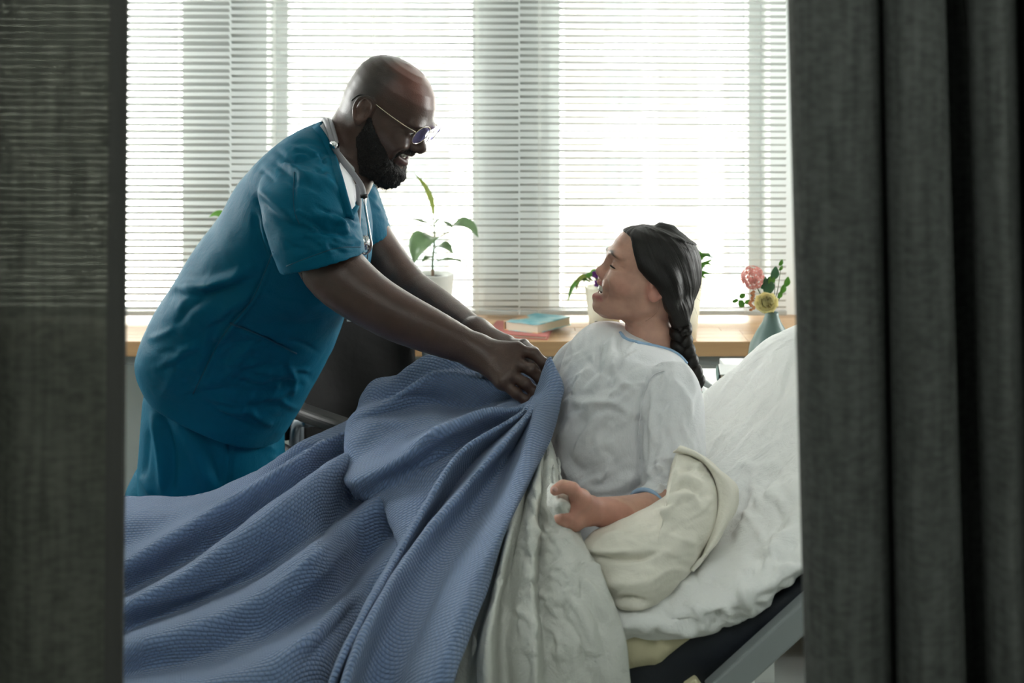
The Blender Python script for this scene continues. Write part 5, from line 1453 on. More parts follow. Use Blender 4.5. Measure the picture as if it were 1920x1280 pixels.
tube('head_disc', [W(680, 452, 2.566), W(687, 456, 2.552)], .0135, M_CHROME, stet, 20)

# ---- clear badge hanging from his chest, seen under the arm
M_BADGE = glass_mat('clear_plastic', (.93, .95, .96)); M_CARD = simple('blue_grey_card', (.16, .20, .28), .5, var=.05); M_BEDGE = simple('badge_rim', (.80, .84, .84), .3)
bd = empty('name_badge', tuple(W(672, 590, 2.62)), 'clear plastic badge holder hanging below the man\'s bare forearm', 'badge')
cB = W(676, 560, 2.63)
box('card', cB, (.040, .002, .066), M_CARD, bd)
box('sleeve', cB + np.array((0, -.002, 0)), (.054, .0012, .090), M_BADGE, bd)
for (dx, dz, sx, sz) in ((-.0265, 0, .003, .092), (.0265, 0, .003, .092), (0, -.0445, .055, .004), (0, .0445, .055, .004)): box('rim', cB + np.array((dx, -.002, dz)), (sx, .003, sz), M_BEDGE, bd, .0008)
tube('cord', [W(688, 400, 2.66), W(690, 470, 2.66), W(680, 524, 2.64), W(676, 530, 2.63)], .0012, M_RUBBER, bd, 6, 20)
# ---------------------------------------------------------------- the woman sitting in bed
PO_, PM = head_basis(1208, 540, 2.50, -1, 20, 4)
PS = 0.985
wom = empty('person', (float(W(1170, 0, 2.4)[0]), 2.4, .66), 'smiling young woman with a long dark braid in a white gown, sitting up in bed', 'person')
ploc = lambda u, v, w: PO_ + np.array((u, v, w)) * PS @ PM
G_ = Solid()
head(G_, FEMALE, PO_, PM, PS, False)
G_.chain([ploc(-.028, -.015, 0), ploc(-.030, -.060, 0), W(1217, 632, 2.48), W(1212, 680, 2.46)], (.047, .045, .046, .050), .022)
G_.chain([W(1200, 715, 2.46), W(1185, 780, 2.45), W(1175, 860, 2.43), W(1170, 960, 2.40)], (.060, .090, .085, .085), .04)
G_.chain([W(1250, 745, 2.33), W(1205, 715, 2.46), W(1125, 690, 2.60)], (.036, .045, .036), .03)
for dd, kz in ((2.48, .685), (2.34, .655)):
    G_.chain([W(1165, 1000, dd), np.array((-.22, dd, kz)), np.array((-.50, dd, .630)), np.array((-.55, dd, .638))], (.062, .054, .038, .028), .03)
pw = W(1104, 957, 2.05)
G_.chain([W(1256, 750, 2.31), W(1264, 830, 2.25), W(1282, 938, 2.19), W(1240, 955, 2.15), W(1180, 964, 2.10), pw], (.036, .036, .034, .034, .0305, .0205), .02, n=26)
G_.chain([W(1112, 695, 2.62), W(1064, 780, 2.65), W(1035, 870, 2.60), W(1000, 860, 2.52), W(970, 850, 2.48)], (.036, .034, .032, .028, .022), .02, n=20)
pf = [([W(1076, 944, 2.035), W(1062, 944, 2.045), W(1050, 948, 2.035), W(1048, 957, 2.02)], (.0105, .0095, .0088, .0078)),
      ([W(1074, 957, 2.022), W(1059, 959, 2.030), W(1047, 962, 2.018), W(1049, 970, 2.005)], (.0108, .0096, .0088, .0078)),
      ([W(1074, 970, 2.015), W(1062, 975, 2.018), W(1053, 972, 2.004), W(1057, 965, 1.998)], (.0104, .0094, .0086, .0076)),
      ([W(1078, 979, 2.018), W(1070, 984, 2.016), W(1063, 979, 2.004), W(1066, 972, 2.000)], (.0096, .0086, .0080, .0070))]
hand(G_, pw, .0205, pf, ([W(1088, 938, 2.02), W(1074, 917, 2.000), W(1055, 911, 1.992), W(1041, 919, 1.990)], (.0135, .0115, .0102, .0082)), .012)
hv = G_.mesh((.02, 2.28, .92), (.46, 2.72, 1.42), .0018)
bv = G_.mesh((-.95, 2.05, .5), (.45, 2.85, 1.06), .0042)
hh = G_.mesh((.02, 1.90, .64), (.36, 2.28, .96), .0020)
zc = float(W(1215, 640, 2.48)[2])
hv = crop(*hv, lambda v: v[:, 2] > zc - .012)
inarm = lambda v: (v[:, 0] < .30) & (v[:, 1] < 2.175) & (v[:, 2] < .94) & (v[:, 0] > .02)
bv = crop(*bv, lambda v: (v[:, 2] < zc) & ~inarm(v))
hh = crop(*hh, lambda v: inarm(v - np.array((.0, .004, 0))))
V, F = join_quads(hv, bv, hh)
V = smooth_verts(V, F, 1, .4)
V = crease(V, F, [([(1131, 517), (1137, 526), (1140, 540), (1138, 553), (1131, 566)], 3.4, -.0028), ([(1142, 515), (1150, 528), (1152, 542), (1147, 558)], 8, .0012), ([(1160, 499), (1166, 501), (1172, 505)], 1.6, -.0010), ([(1141, 502), (1150, 506), (1160, 506)], 2.0, -.0012)])
q = to_local(V, PO_, PM, PS); u, v_, w_ = q.T
inhead = np.linalg.norm(q - np.array((.01, .01, 0)), axis=1) < .15
skin = np.array((.60, .345, .26)); blush = np.array((.62, .27, .21)); lip = np.array((.58, .17, .17)); inner = np.array((.10, .02, .02)); browc = np.array((.035, .02, .015))
C = np.tile(skin, (len(V), 1)); C += vnoise(V, 24, 4.0)[:, None] * np.array((.02, .02, .018))
C = mixc(C, blush, inhead * np.exp(-(((v_ + .010) / .020) ** 2 + ((u - .060) / .022) ** 2)) * .45)
C = mixc(C, blush, inhead * np.exp(-(((v_ + .004) / .010) ** 2 + ((u - .096) / .012) ** 2)) * .5)
C = mixc(C, blush, inhead * (np.abs(w_) > .069) * sstep(.03, .02, np.hypot(u + .010, (v_ - .018) * .7)) * .7)
mu, mv = float(np.interp(-.04, [r[0] for r in FEMALE[::-1]], [r[1] for r in FEMALE[::-1]])), -.0325
lipm = np.maximum(np.exp(-(((v_ - (mv - .0135)) / .0058) ** 2)), np.exp(-(((v_ - (mv + .0140)) / .0040) ** 2))) * sstep(.029, .022, np.abs(w_)) * sstep(.045, .055, u)
C = mixc(C, lip, inhead * lipm * .75)
inm = ((u - mu - .003) / .026) ** 2 + ((v_ - mv - .001) / .0085) ** 2 + (w_ / .026) ** 2
C = mixc(C, inner, inhead * sstep(.95, .6, inm))
bl = (.0445 - .10 * np.clip(np.abs(w_) - .030, 0, 1) + .004 * np.sin(np.clip((np.abs(w_) - .012) / .036, 0, 1) * math.pi))
C = mixc(C, browc, inhead * np.exp(-((v_ - bl) / .0034) ** 2) * sstep(.008, .014, np.abs(w_)) * sstep(.056, .046, np.abs(w_)) * (u > .03) * .95)
handm = (V[:, 1] < 2.07) & (V[:, 2] < .9)
C = mixc(C, np.array((.58, .27, .21)), handm * .55)
C = np.clip(C, .01, 1)
M_PSKIN = skin_mat('fair_skin', 0.45, 0.35, 0.08, 0.16, (1, .35, .2))
link('body', mesh('body', V, F, True, None, np.column_stack((C, np.ones(len(V))))), M_PSKIN, wom)
for s_ in (-1, 1):
    eyeball(wom, PO_, PM, PS, .0700, .0215, s_ * .0315, .0110, (1, .1, 0))
teeth(wom, PO_, PM, PS, mu, mv, [(mv + .0050, 10, .0060, .0110, -.0004), (mv - .0070, 8, .0052, .0058, .0048)])
M_LASH = simple('dark_lashes', (.02, .013, .01), .7)
for s_ in (-1, 1):
    cu = float(np.interp(.0225, [r[0] for r in FEMALE[::-1]], [r[1] for r in FEMALE[::-1]])) - .0165
    base = [ploc(cu + .0158 * math.cos(a), .0220 - .0022 * max(0, math.sin(a)) ** 2, s_ * (.032 + .0168 * math.sin(a))) for a in np.radians((-45, -20, 10, 40, 65, 88))]
    tube('eyelash', base, (.0007, .0013, .0016, .0016, .0014, .0007), M_LASH, wom, 8, 24)
    LV, LF = [], []
    B2 = catmull(np.array(base), 26)
    for k, b in enumerate(B2[3:]):
        t = k / 22.0
        tip = b + (PM[0] * (.0062 + .002 * t) + PM[1] * (-.0006 + .0026 * t) + PM[2] * s_ * .0040 * t) * PS
        sd = PM[2] * .00022
        i = len(LV); LV += [b - sd, b + sd, tip]; LF.append((i, i + 1, i + 2))
    o_ = link('lashes', mesh('lashes', LV, LF, False), M_LASH, wom); o_['kind'] = 'stuff'

M_NAIL = simple('pale_nail', (.62, .36, .31), .25)
bm = bmesh.new(); bmesh.ops.create_uvsphere(bm, u_segments=14, v_segments=10, radius=1)
bmesh.ops.scale(bm, vec=(.0052, .0030, .0040), verts=bm.verts); bmesh.ops.rotate(bm, cent=(0, 0, 0), matrix=Matrix.Rotation(.5, 3, 'Y'), verts=bm.verts)
bmesh.ops.translate(bm, vec=tuple(W(1041, 917, 1.9835)), verts=bm.verts); link('thumb_nail', bm_mesh('thumb_nail', bm, True), M_NAIL, wom)

# ---- hair: smooth dark cap swept back, braid with ties
def hair_mat(name, c1, c2):
    m, nt, b = new_mat(name); L = nt.links
    uv = N(nt, 'ShaderNodeUVMap'); uv.uv_map = 'UVMap'
    mp = N(nt, 'ShaderNodeMapping'); mp.inputs['Scale'].default_value = (1, 1, 1); L.new(uv.outputs[0], mp.inputs[0])
    nz = N(nt, 'ShaderNodeTexNoise'); nz.inputs['Scale'].default_value = 1; nz.inputs['Detail'].default_value = 5
    L.new(mp.outputs[0], nz.inputs['Vector'])
    mx = N(nt, 'ShaderNodeMix', data_type='RGBA'); mx.inputs[6].default_value = (*c1, 1); mx.inputs[7].default_value = (*c2, 1)
    L.new(nz.outputs[0], mx.inputs[0]); L.new(mx.outputs[2], b.inputs['Base Color'])
    bp = N(nt, 'ShaderNodeBump'); bp.inputs['Strength'].default_value = .55; bp.inputs['Distance'].default_value = .0015
    L.new(nz.outputs[0], bp.inputs['Height']); L.new(bp.outputs[0], b.inputs['Normal'])
    b.inputs['Roughness'].default_value = .46; b.inputs['Specular IOR Level'].default_value = .35
    return m
M_HAIR = hair_mat('dark_brown_hair', (.004, .0028, .0024), (.011, .0075, .0058))
H = Solid(); H.frame(PO_, PM, PS)
H.stack(FEMALE, 2.15, .012, 'u', .0085)
H.ell((-.014, .060, 0), (.076, .071, .0765), .02)
H.ell((-.042, .030, 0), (.049, .070, .064), .02)
H.frame()
H.chain([ploc(-.045, .02, .01), ploc(-.060, -.010, .012), W(1275, 575, 2.47), W(1275, 600, 2.46)], (.048, .034, .022, .015), .03)
H.chain([ploc(-.015, .02, .062), ploc(-.040, -.015, .050), W(1268, 580, 2.45), W(1273, 600, 2.455)], (.020, .022, .018, .013), .025)
H.frame(PO_, PM, PS)
def face_cut(P):
    uu, vv, ww = P[..., 0], P[..., 1], np.abs(P[..., 2])
    # front edge of the hair: hairline over the brow, sweeping back across the temple to above the ear
    edge = np.interp(vv, (-.09, -.045, -.022, -.002, .012, .017, .022, .036, .061, .088, .105, .125), (-.068, -.058, -.0475, -.029, -.012, -.002, .015, .037, .054, .070, .086, .12))
    edge = edge - np.clip(.052 - ww, 0, .06) * np.interp(vv, (.05, .080, .098), (.9, .25, -.25))
    return (edge - uu) * .75
H.call(lambda P: -face_cut(P), (0, 0, 0), .3, .006, 'i')
for _s in (-1, 1): H.chain([(.030, .050, _s * .0700), (.004, .036, _s * .0785), (-.022, .020, _s * .0830), (-.046, -.008, _s * .070)], (.007, .0115, .0135, .014), .012, n=14); H.chain([(-.012, .062, _s * .073), (-.030, .042, _s * .0815), (-.044, .016, _s * .078)], .013, .012, n=10)
H.chain([(.084, .100, -.014), (.055, .1225, -.014), (.025, .1345, -.014), (.0, .1385, -.014)], .0040, .010, 's')
H.frame()
V, F = H.mesh(PO_ - .17, PO_ + np.array((.17, .17, .17)), .0022)
V = smooth_verts(V, F, 2, .5)
q = to_local(V, PO_, PM, PS); u, v_, w_ = q.T
# strand coordinates: angle round the swept direction, finely striped
par = np.array((.045, .115, 0)); tie = np.array((-.085, -.030, .01))
tq = q - par; ax = (tie - par) / np.linalg.norm(tie - par)
along = tq @ ax; perp = tq - along[:, None] * ax
ang = np.arctan2(perp[:, 2], perp @ np.cross(ax, (0, 0, 1.0)))
mesh_h = mesh('hair', V, F, True, np.column_stack((along * 9, ang * 60)))
Vv, nn = vnormals(mesh_h)
Vv = Vv + nn * (.0014 * vnoise(np.column_stack((along * 12, ang * 7, np.zeros(len(V)))), 1.0, 3.0) + .0006 * vnoise(np.column_stack((along * 14, ang * 22, np.zeros(len(V)))), 1.0, 8.0))[:, None]
set_co(mesh_h, Vv)
hair = link('hair', mesh_h, M_HAIR, wom)
# loose hairs along the outline and over the cheek
rr = np.random.default_rng(8)
HV, HF = [], []
def strand(pts, r=.00022):
    P = catmull(np.array(pts), 14); sd = np.array((0, 0, 1.0)) * r
    i = len(HV)
    for p in P: HV.extend((p - sd, p + sd + np.array((r, 0, 0))))
    for k in range(len(P) - 1): HF.append((i + 2 * k, i + 2 * k + 1, i + 2 * k + 3, i + 2 * k + 2))
for k in range(110):
    j = rr.integers(len(Vv)); p = Vv[j]; n_ = nn[j]
    if (u[j] > .03 and v_[j] < .09) or v_[j] < .01: continue
    d = ax @ PM * (1 if rr.random() < .8 else -1) + rr.normal(0, .35, 3)
    L_ = rr.uniform(.010, .026)
    strand([p - n_ * .002, p + n_ * .0035 + d * L_ * .5, p + n_ * rr.uniform(.001, .008) + d * L_], .00012)
strand([ploc(-.018, -.004, .080), ploc(-.024, -.025, .072), ploc(-.020, -.042, .062), ploc(-.012, -.055, .056)], .0003)
fl_ = link('loose_hair', mesh('loose_hair', HV, HF, False), M_HAIR, hair); fl_['kind'] = 'stuff'
# braid of three strands
spine = catmull(WP([(1280, 598, 2.460), (1277, 625, 2.455), (1281, 655, 2.445), (1291, 685, 2.435), (1301, 708, 2.425), (1307, 728, 2.42)]), 160)
T = np.gradient(spine, axis=0); T /= np.linalg.norm(T, axis=1)[:, None]
side = np.cross(T, (0, 1.0, 0)); side /= np.linalg.norm(side, axis=1)[:, None]; dep = np.cross(side, T)
tt = np.linspace(0, 1, 160); turns = 2.1
wid = np.interp(tt, (0, .08, .5, .9, 1), (.006, .0105, .0120, .0105, .005))
for k in range(3):
    ph = 2 * math.pi * (turns * tt + k / 3)
    P = spine + side * (wid * np.sin(ph))[:, None] + dep * (wid * .62 * np.sin(2 * ph))[:, None]
    V, F = tube_data(P, wid * 1.02 * (1 + .05 * np.sin(40 * tt)), 14)
    n_ = 14; ring = np.tile(np.arange(n_), 160); row = np.repeat(np.arange(160), n_)
    uvs = np.column_stack((row * .012, np.abs(ring - 7) * 9.0 / 7 + k * 10))
    link('braid', mesh('braid', V, F, True, uvs), M_HAIR, hair)
tube('hair_band', [spine[0] - T[0] * .004, spine[3] + T[3] * .004], .0125, M_LASH, hair, 16)
M_PINK = simple('pink_hair_tie', (.72, .30, .36), .6, var=.05)
tube('hair_tie', [spine[150], spine[159] + T[159] * .006], .0078, M_PINK, hair, 14)
V, F = tube_data([spine[159] + T[159] * .004, spine[159] + T[159] * .018], [.006, .003], 12)
link('braid_end', mesh('braid_end', V, F, True, np.zeros((len(V), 2))), M_HAIR, hair)

# ---- white hospital gown with pale blue piping
M_GOWN = linen('white_gown_cotton', (.92, .93, .95), .85, .10, .35, .25)
M_PIPE = linen('pale_blue_binding', (.36, .52, .72), .8, 0, .15, .1)
gown = [((1263, 648), (1160, 616), 2.475, .062), ((1276, 660), (1135, 610), 2.47, .105), ((1290, 682), (1104, 620), 2.465, .155), ((1300, 717), (1072, 646), 2.455, .178), ((1304, 772), (1050, 690), 2.44, .182), ((1304, 838), (1036, 770), 2.42, .176),
        ((1298, 908), (1034, 850), 2.41, .172), ((1292, 980), (1048, 930), 2.395, .175), ((1284, 1030), (1046, 1000), 2.385, .180), ((1272, 1080), (1040, 1060), 2.36, .18)]
sl_near = [(1250, 712, 2.335), (1258, 735, 2.31), (1261, 790, 2.275), (1262, 850, 2.245), (1258, 900, 2.215), (1246, 935, 2.185), (1226, 950, 2.155), (1215, 957, 2.14)]
sr_near = [.050, .0555, .0575, .0575, .053, .045, .037, .036]
sl_far = [(1130, 690, 2.58), (1095, 690, 2.62), (1076, 730, 2.65), (1062, 790, 2.66), (1050, 860, 2.62)]
def sleeve(pts, rad, n=40, hollow=.86):
    Q = catmull(np.column_stack((WP(pts), rad)), 44)
    P, R = Q[:, :3], Q[:, 3]
    if hollow:
        k = 10
        P = np.vstack((P, P[-1:-1 - k:-1])); R = np.concatenate((R, R[-1:-1 - k:-1] * hollow))
    a = np.linspace(0, 2 * math.pi, n, endpoint=False)
    T = np.gradient(Q[:, :3], axis=0); T /= np.linalg.norm(T, axis=1)[:, None]
    if hollow: T = np.vstack((T, T[-1:-1 - k:-1]))
    s1 = np.cross(T, (0, 1.0, 0)); s1 /= np.linalg.norm(s1, axis=1)[:, None]; s2 = np.cross(s1, T)
    V = np.concatenate([P[i] + R[i] * (np.cos(a)[:, None] * s1[i] + np.sin(a)[:, None] * s2[i]) for i in range(len(P))])
    F = [tuple(f) for f in grid_faces(len(P), n, True)] + [tuple(range(n))[::-1], tuple((len(P) - 1) * n + i for i in range(n))]
    return V, F
V, F = remesh([sections(gown, 84, 70, 2.2), sleeve(sl_near, sr_near), sleeve(sl_far, [.052, .062, .058, .054, .05])], .0042, 2)
tmp = mesh('gown', V, F); V, nn = vnormals(tmp)
V = V + nn * (.0035 * vnoise(V, 8, 21.0) + .0022 * vnoise(V, 20, 15.0, (1, 1, .7)))[:, None]
gst = [([(1222, 700), (1204, 740), (1198, 800), (1200, 870), (1206, 915)], 5, -.010), ([(1250, 696), (1228, 700), (1214, 722)], 4, -.005), ([(1214, 705), (1196, 745), (1188, 790)], 6, .006),
       ([(1170, 640), (1150, 690), (1170, 720), (1205, 735)], 6, .006), ([(1150, 625), (1140, 680), (1120, 720)], 5, .006), ([(1130, 630), (1118, 680), (1090, 730)], 5, -.006), ([(1160, 635), (1160, 690), (1140, 740)], 5, -.005),
       ([(1060, 755), (1110, 756), (1150, 755), (1190, 785)], 7, .008), ([(1060, 735), (1100, 738), (1140, 725), (1180, 730)], 7, -.004), ([(1140, 745), (1155, 735), (1175, 720)], 4, .006), ([(1085, 725), (1100, 700), (1105, 685)], 4, .006),
       ([(1185, 785), (1196, 775), (1206, 745)], 5, .007), ([(1060, 795), (1120, 800), (1180, 800)], 16, -.005), ([(1075, 850), (1095, 810), (1130, 765)], 5, .005), ([(1045, 830), (1070, 790), (1085, 775)], 7, .006),
       ([(1040, 820), (1060, 880), (1100, 905), (1140, 880)], 10, .006), ([(1060, 850), (1100, 885), (1140, 870)], 9, -.004), ([(1120, 905), (1135, 890), (1142, 872)], 4, .008), ([(1070, 905), (1130, 920), (1180, 900), (1205, 880)], 9, .008),
       ([(1150, 940), (1180, 925), (1210, 905)], 6, -.006), ([(1110, 930), (1160, 945), (1205, 920)], 7, .005),
       ([(1225, 720), (1222, 800), (1215, 890)], 5, .006), ([(1240, 740), (1236, 800), (1230, 870)], 6, -.005), ([(1232, 870), (1252, 895), (1262, 885)], 5, .008), ([(1240, 790), (1262, 860), (1262, 905)], 7, -.006), ([(1275, 790), (1292, 830), (1300, 850)], 6, .005),
       ([(1250, 705), (1285, 740), (1300, 790)], 8, .005), ([(1210, 900), (1240, 905), (1255, 895)], 5, -.006), ([(1270, 665), (1290, 690), (1300, 720)], 5, .004), ([(1180, 665), (1230, 680), (1270, 690)], 8, -.004), ([(1090, 660), (1130, 700), (1160, 705)], 6, -.005)]
V = sculpt(V, nn, gst + rand_strokes(21, 70, (1060, 1190), (640, 760), 62, 18, 60, 4, .0032) + rand_strokes(22, 40, (1060, 1200), (760, 920), 40, 30, 70, 5, .0025) + rand_strokes(23, 45, (1210, 1310), (720, 900), 80, 14, 80, 5, .003) + rand_strokes(24, 20, (1215, 1260), (860, 930), 20, 40, 35, 4, .004))
set_co(tmp, V)
gw = link('gown', tmp, M_GOWN, wom)
bvh_g = bvh_of(V, F)
nbp = onto_line(bvh_g, [(1163, 624), (1172, 634), (1196, 642), (1230, 649), (1262, 659), (1277, 669), (1287, 681)], .0015, 50, 2.4)
tube('neck_binding', nbp, .0036, M_PIPE, gw, 8)
# cuff binding
cp, cr_ = WP([sl_near[-1]])[0], sr_near[-1]
d_ = WP([sl_near[-1]])[0] - WP([sl_near[-2]])[0]; d_ /= np.linalg.norm(d_)
s1 = np.cross(d_, (0, 1.0, 0)); s1 /= np.linalg.norm(s1); s2 = np.cross(s1, d_)
tube('cuff_binding', [cp + d_ * .002 + cr_ * .99 * (math.cos(a) * s1 + math.sin(a) * s2) for a in np.linspace(0, 2 * math.pi, 41)], .0042, M_PIPE, gw, 8)
surf_tube('seam', bvh_g, [(1246, 695), (1226, 702), (1212, 724), (1202, 765), (1198, 800), (1200, 860)], .0012, M_GOWN, gw, .001)
# ---------------------------------------------------------------- plants, flowers, books, bedside cabinet, wheelchair
def leaf_mat(name, c1, c2, tr=.35):
    m, nt, b = new_mat(name); L = nt.links
    tc = N(nt, 'ShaderNodeTexCoord'); nz = N(nt, 'ShaderNodeTexNoise'); nz.inputs['Scale'].default_value = 30; nz.inputs['Detail'].default_value = 4
    L.new(tc.outputs['Object'], nz.inputs['Vector'])
    mx = N(nt, 'ShaderNodeMix', data_type='RGBA'); mx.inputs[6].default_value = (*c1, 1); mx.inputs[7].default_value = (*c2, 1)
    L.new(nz.outputs[0], mx.inputs[0]); L.new(mx.outputs[2], b.inputs['Base Color'])
    b.inputs['Roughness'].default_value = .35
    t = add_translucency(m, nt, b, c2, tr); L.new(mx.outputs[2], t.inputs[0])
    return m
M_LEAF = leaf_mat('rubber_leaf', (.16, .26, .13), (.28, .40, .22), .45)
M_LEAFY = leaf_mat('young_leaf', (.24, .30, .06), (.36, .42, .10), .5)
M_LEAFG = leaf_mat('fresh_green_leaf', (.13, .32, .06), (.24, .48, .11), .5)
M_LEAFB = leaf_mat('blue_green_leaf', (.08, .20, .11), (.15, .30, .17), .45)
M_PURPLE = leaf_mat('purple_petal', (.14, .02, .20), (.28, .06, .36), .4)
M_PINKP = leaf_mat('pink_petal', (.66, .27, .24), (.80, .42, .37), .45)
M_YELLOWP = leaf_mat('yellow_petal', (.84, .74, .36), (.92, .88, .60), .62)
M_ORANGE = leaf_mat('orange_bud', (.62, .25, .10), (.74, .38, .20), .3)
M_STEM = simple('green_stem', (.06, .11, .035), .5, var=.1); M_BSTEM = simple('brown_stem', (.16, .10, .06), .6, var=.1)
M_SOIL = simple('dark_soil', (.02, .017, .014), .9, var=.3, vscale=80, bump=.6, bscale=120)
M_POTW = simple('white_glazed_pot', (.76, .77, .72), .3, var=.02); M_POTC = simple('cream_pot', (.74, .71, .58), .4, var=.02)

def leaf(name, rib, width, mat, parent, nrm=(0, -1, .4), cup=.25, n=14, m=7, shape=(0.02, .75, 1, .85, .45, 0.0)):
    """a thick leaf blade along a curved midrib"""
    R = catmull(np.asarray(rib, float), n)
    T = np.gradient(R, axis=0); T /= np.linalg.norm(T, axis=1)[:, None]
    nr_ = np.asarray(nrm, float); s_ = np.cross(T, nr_); s_ /= np.linalg.norm(s_, axis=1)[:, None]
    up = np.cross(s_, T)
    w = hermite(np.linspace(0, 1, len(shape)), np.array(shape), np.linspace(0, 1, n)) * width / 2 + .0003
    V = []
    for i in range(n):
        for j in np.linspace(-1, 1, m): V.append(R[i] + s_[i] * w[i] * j + up[i] * (cup * w[i] * abs(j) ** 1.5 - .0008 * (j == 0)))
    me = mesh(name, V, grid_faces(n, m))
    o = link(name, me, mat, parent)
    sd = o.modifiers.new('thick', 'SOLIDIFY'); sd.thickness = .0007; sd.offset = 0
    return o

def pot(name, c, rt, rb, h, mat, label, cat='plant', soil=True):
    root = empty(name, tuple(c), label, cat)
    t = .004
    prof = [(.001, 0), (rb, 0), (rb + (rt - rb) * .5, h * .5), (rt, h - .004), (rt + .001, h), (rt - t, h), (rt - t - .001, h - .02), (rb - t + (rt - rb) * .3, h * .3), (.001, h * .3)]
    V, F = lathe_data(prof, c, 40); link('pot', mesh('pot', V, F), mat, root)
    if soil:
        V, F = lathe_data([(.0005, h - .012), (rt * .5, h - .011), (rt - t * .8, h - .016)], c, 30); link('soil', mesh('soil', V, F), M_SOIL, root)
    return root

# rubber plant between the two people
dP = 4.20; cP = np.array((float(W(812, 0, dP)[0]), dP, ZS))
rp = pot('rubber_plant', cP, .070, .052, .185, M_POTW, 'rubber plant with few broad leaves in a white pot, right of the bald man')
tube('stem', [cP + (0, 0, .165), W(811, 490, dP), W(814, 460, dP), W(815, 436, dP), W(812, 408, dP)], [.0042, .0034, .003, .0026, .0020], M_STEM, rp, 8, 24)
tube('stem_base', [cP + (0, 0, .16), W(811, 505, dP)], .0055, M_BSTEM, rp, 8)
leaf('leaf', WP([(813, 412, dP), (809, 385, dP - .01), (797, 352, dP - .02), (774, 322, dP - .02)]), .036, M_LEAFY, rp, (.9, -.35, .2))
tube('petiole', WP([(815, 446, dP), (828, 442, dP - .02), (850, 426, dP - .03)]), .0016, M_STEM, rp, 6, 10)
leaf('leaf', WP([(848, 421, dP - .03), (864, 417, dP - .05), (882, 424, dP - .05), (897, 445, dP - .05)]), .048, M_LEAF, rp, (.1, -.55, .8))
leaf('leaf', WP([(848, 427, dP - .03), (840, 420, dP - .0), (826, 412, dP + .04)]), .020, M_LEAF, rp, (.1, -.3, .9))
leaf('leaf', WP([(818, 446, dP - .01), (800, 448, dP - .06), (784, 465, dP - .08), (776, 494, dP - .07)]), .088, M_LEAF, rp, (-.35, -.8, .6), .35)
leaf('leaf', WP([(815, 466, dP), (826, 460, dP - .03), (840, 464, dP - .05), (851, 478, dP - .05)]), .042, M_LEAF, rp, (.1, -.5, .8))
leaf('leaf', WP([(814, 492, dP), (836, 487, dP - .02), (858, 489, dP - .02), (879, 499, dP - .02)]), .030, M_LEAF, rp, (.0, -.15, 1))
leaf('leaf', WP([(808, 418, dP), (794, 417, dP), (780, 413, dP), (767, 410, dP)]), .030, M_LEAF, rp, (.0, -.1, 1))
leaf('leaf', WP([(812, 480, dP), (804, 482, dP - .04), (796, 486, dP - .06), (790, 492, dP - .06)]), .030, M_LEAF, rp, (-.2, -.7, .6))
leaf('leaf', WP([(814, 420, dP), (820, 414, dP), (826, 411, dP)]), .010, M_LEAF, rp, (0, -.5, .8))
for a in ((808, 426), (816, 478)): tube('petiole', WP([(a[0] + 6, a[1] + 12, dP), (a[0], a[1] - 6, dP)]), .0013, M_STEM, rp, 6)

# plant hidden behind the man, one leaf showing past his back
dQ = 4.22; cQ = np.array((float(W(452, 0, dQ)[0]), dQ, ZS))
hp = pot('potted_plant', cQ, .062, .048, .14, M_POTW, 'small potted plant mostly hidden behind the man\'s back, leaf tip showing')
tube('stem', [cQ + (0, 0, .12), W(448, 500, dQ), W(440, 440, dQ), W(425, 412, dQ)], [.003, .0028, .002, .0014], M_STEM, hp, 8, 20)
leaf('leaf', WP([(427, 412, dQ), (416, 402, dQ), (404, 401, dQ), (392, 407, dQ)]), .026, M_LEAFG, hp, (0, -.75, .7))
for a in (((440, 445), (460, 430), (482, 440)), ((446, 480), (470, 468), (490, 480)), ((448, 500), (436, 486), (424, 492)), ((426, 413), (440, 404), (452, 406))):
    leaf('leaf', WP([(*p, dQ) for p in a]), .030, M_LEAFG, hp, (0, -.6, .8))

# violet plant left of the woman's face
dV = 4.16; cV = np.array((float(W(1133, 0, dV)[0]), dV, ZS))
vp = pot('flowering_plant', cV, .0625, .046, .148, M_POTC, 'cream pot plant with drooping leaves and purple flowers, left of the woman\'s face')
cK = np.array((cV[0] - .030, dV - .046, ZS + .030))
tube('watering_slot', [cK + (0, 0, .013), cK + (.002, -.001, 0), cK + (-.001, -.001, -.012)], [.004, .0045, .003], M_LASH, vp, 8)
for rib, w_, m_ in ((((1110, 530), (1092, 523), (1076, 535), (1064, 566)), .016, M_LEAFG), (((1112, 528), (1098, 518), (1086, 524), (1080, 545)), .018, M_LEAFY), (((1125, 530), (1112, 516), (1100, 518), (1094, 530)), .022, M_LEAFG),
                     (((1130, 530), (1122, 514), (1112, 508), (1104, 516)), .022, M_LEAFG), (((1140, 530), (1150, 512), (1160, 515), (1168, 528)), .022, M_LEAFG), (((1135, 528), (1138, 512), (1146, 504), (1156, 508)), .02, M_LEAFG)):
    leaf('leaf', WP([(x, y, dV - .02) for x, y in rib]), w_, m_, vp, (.1, -.6, .8), .3)
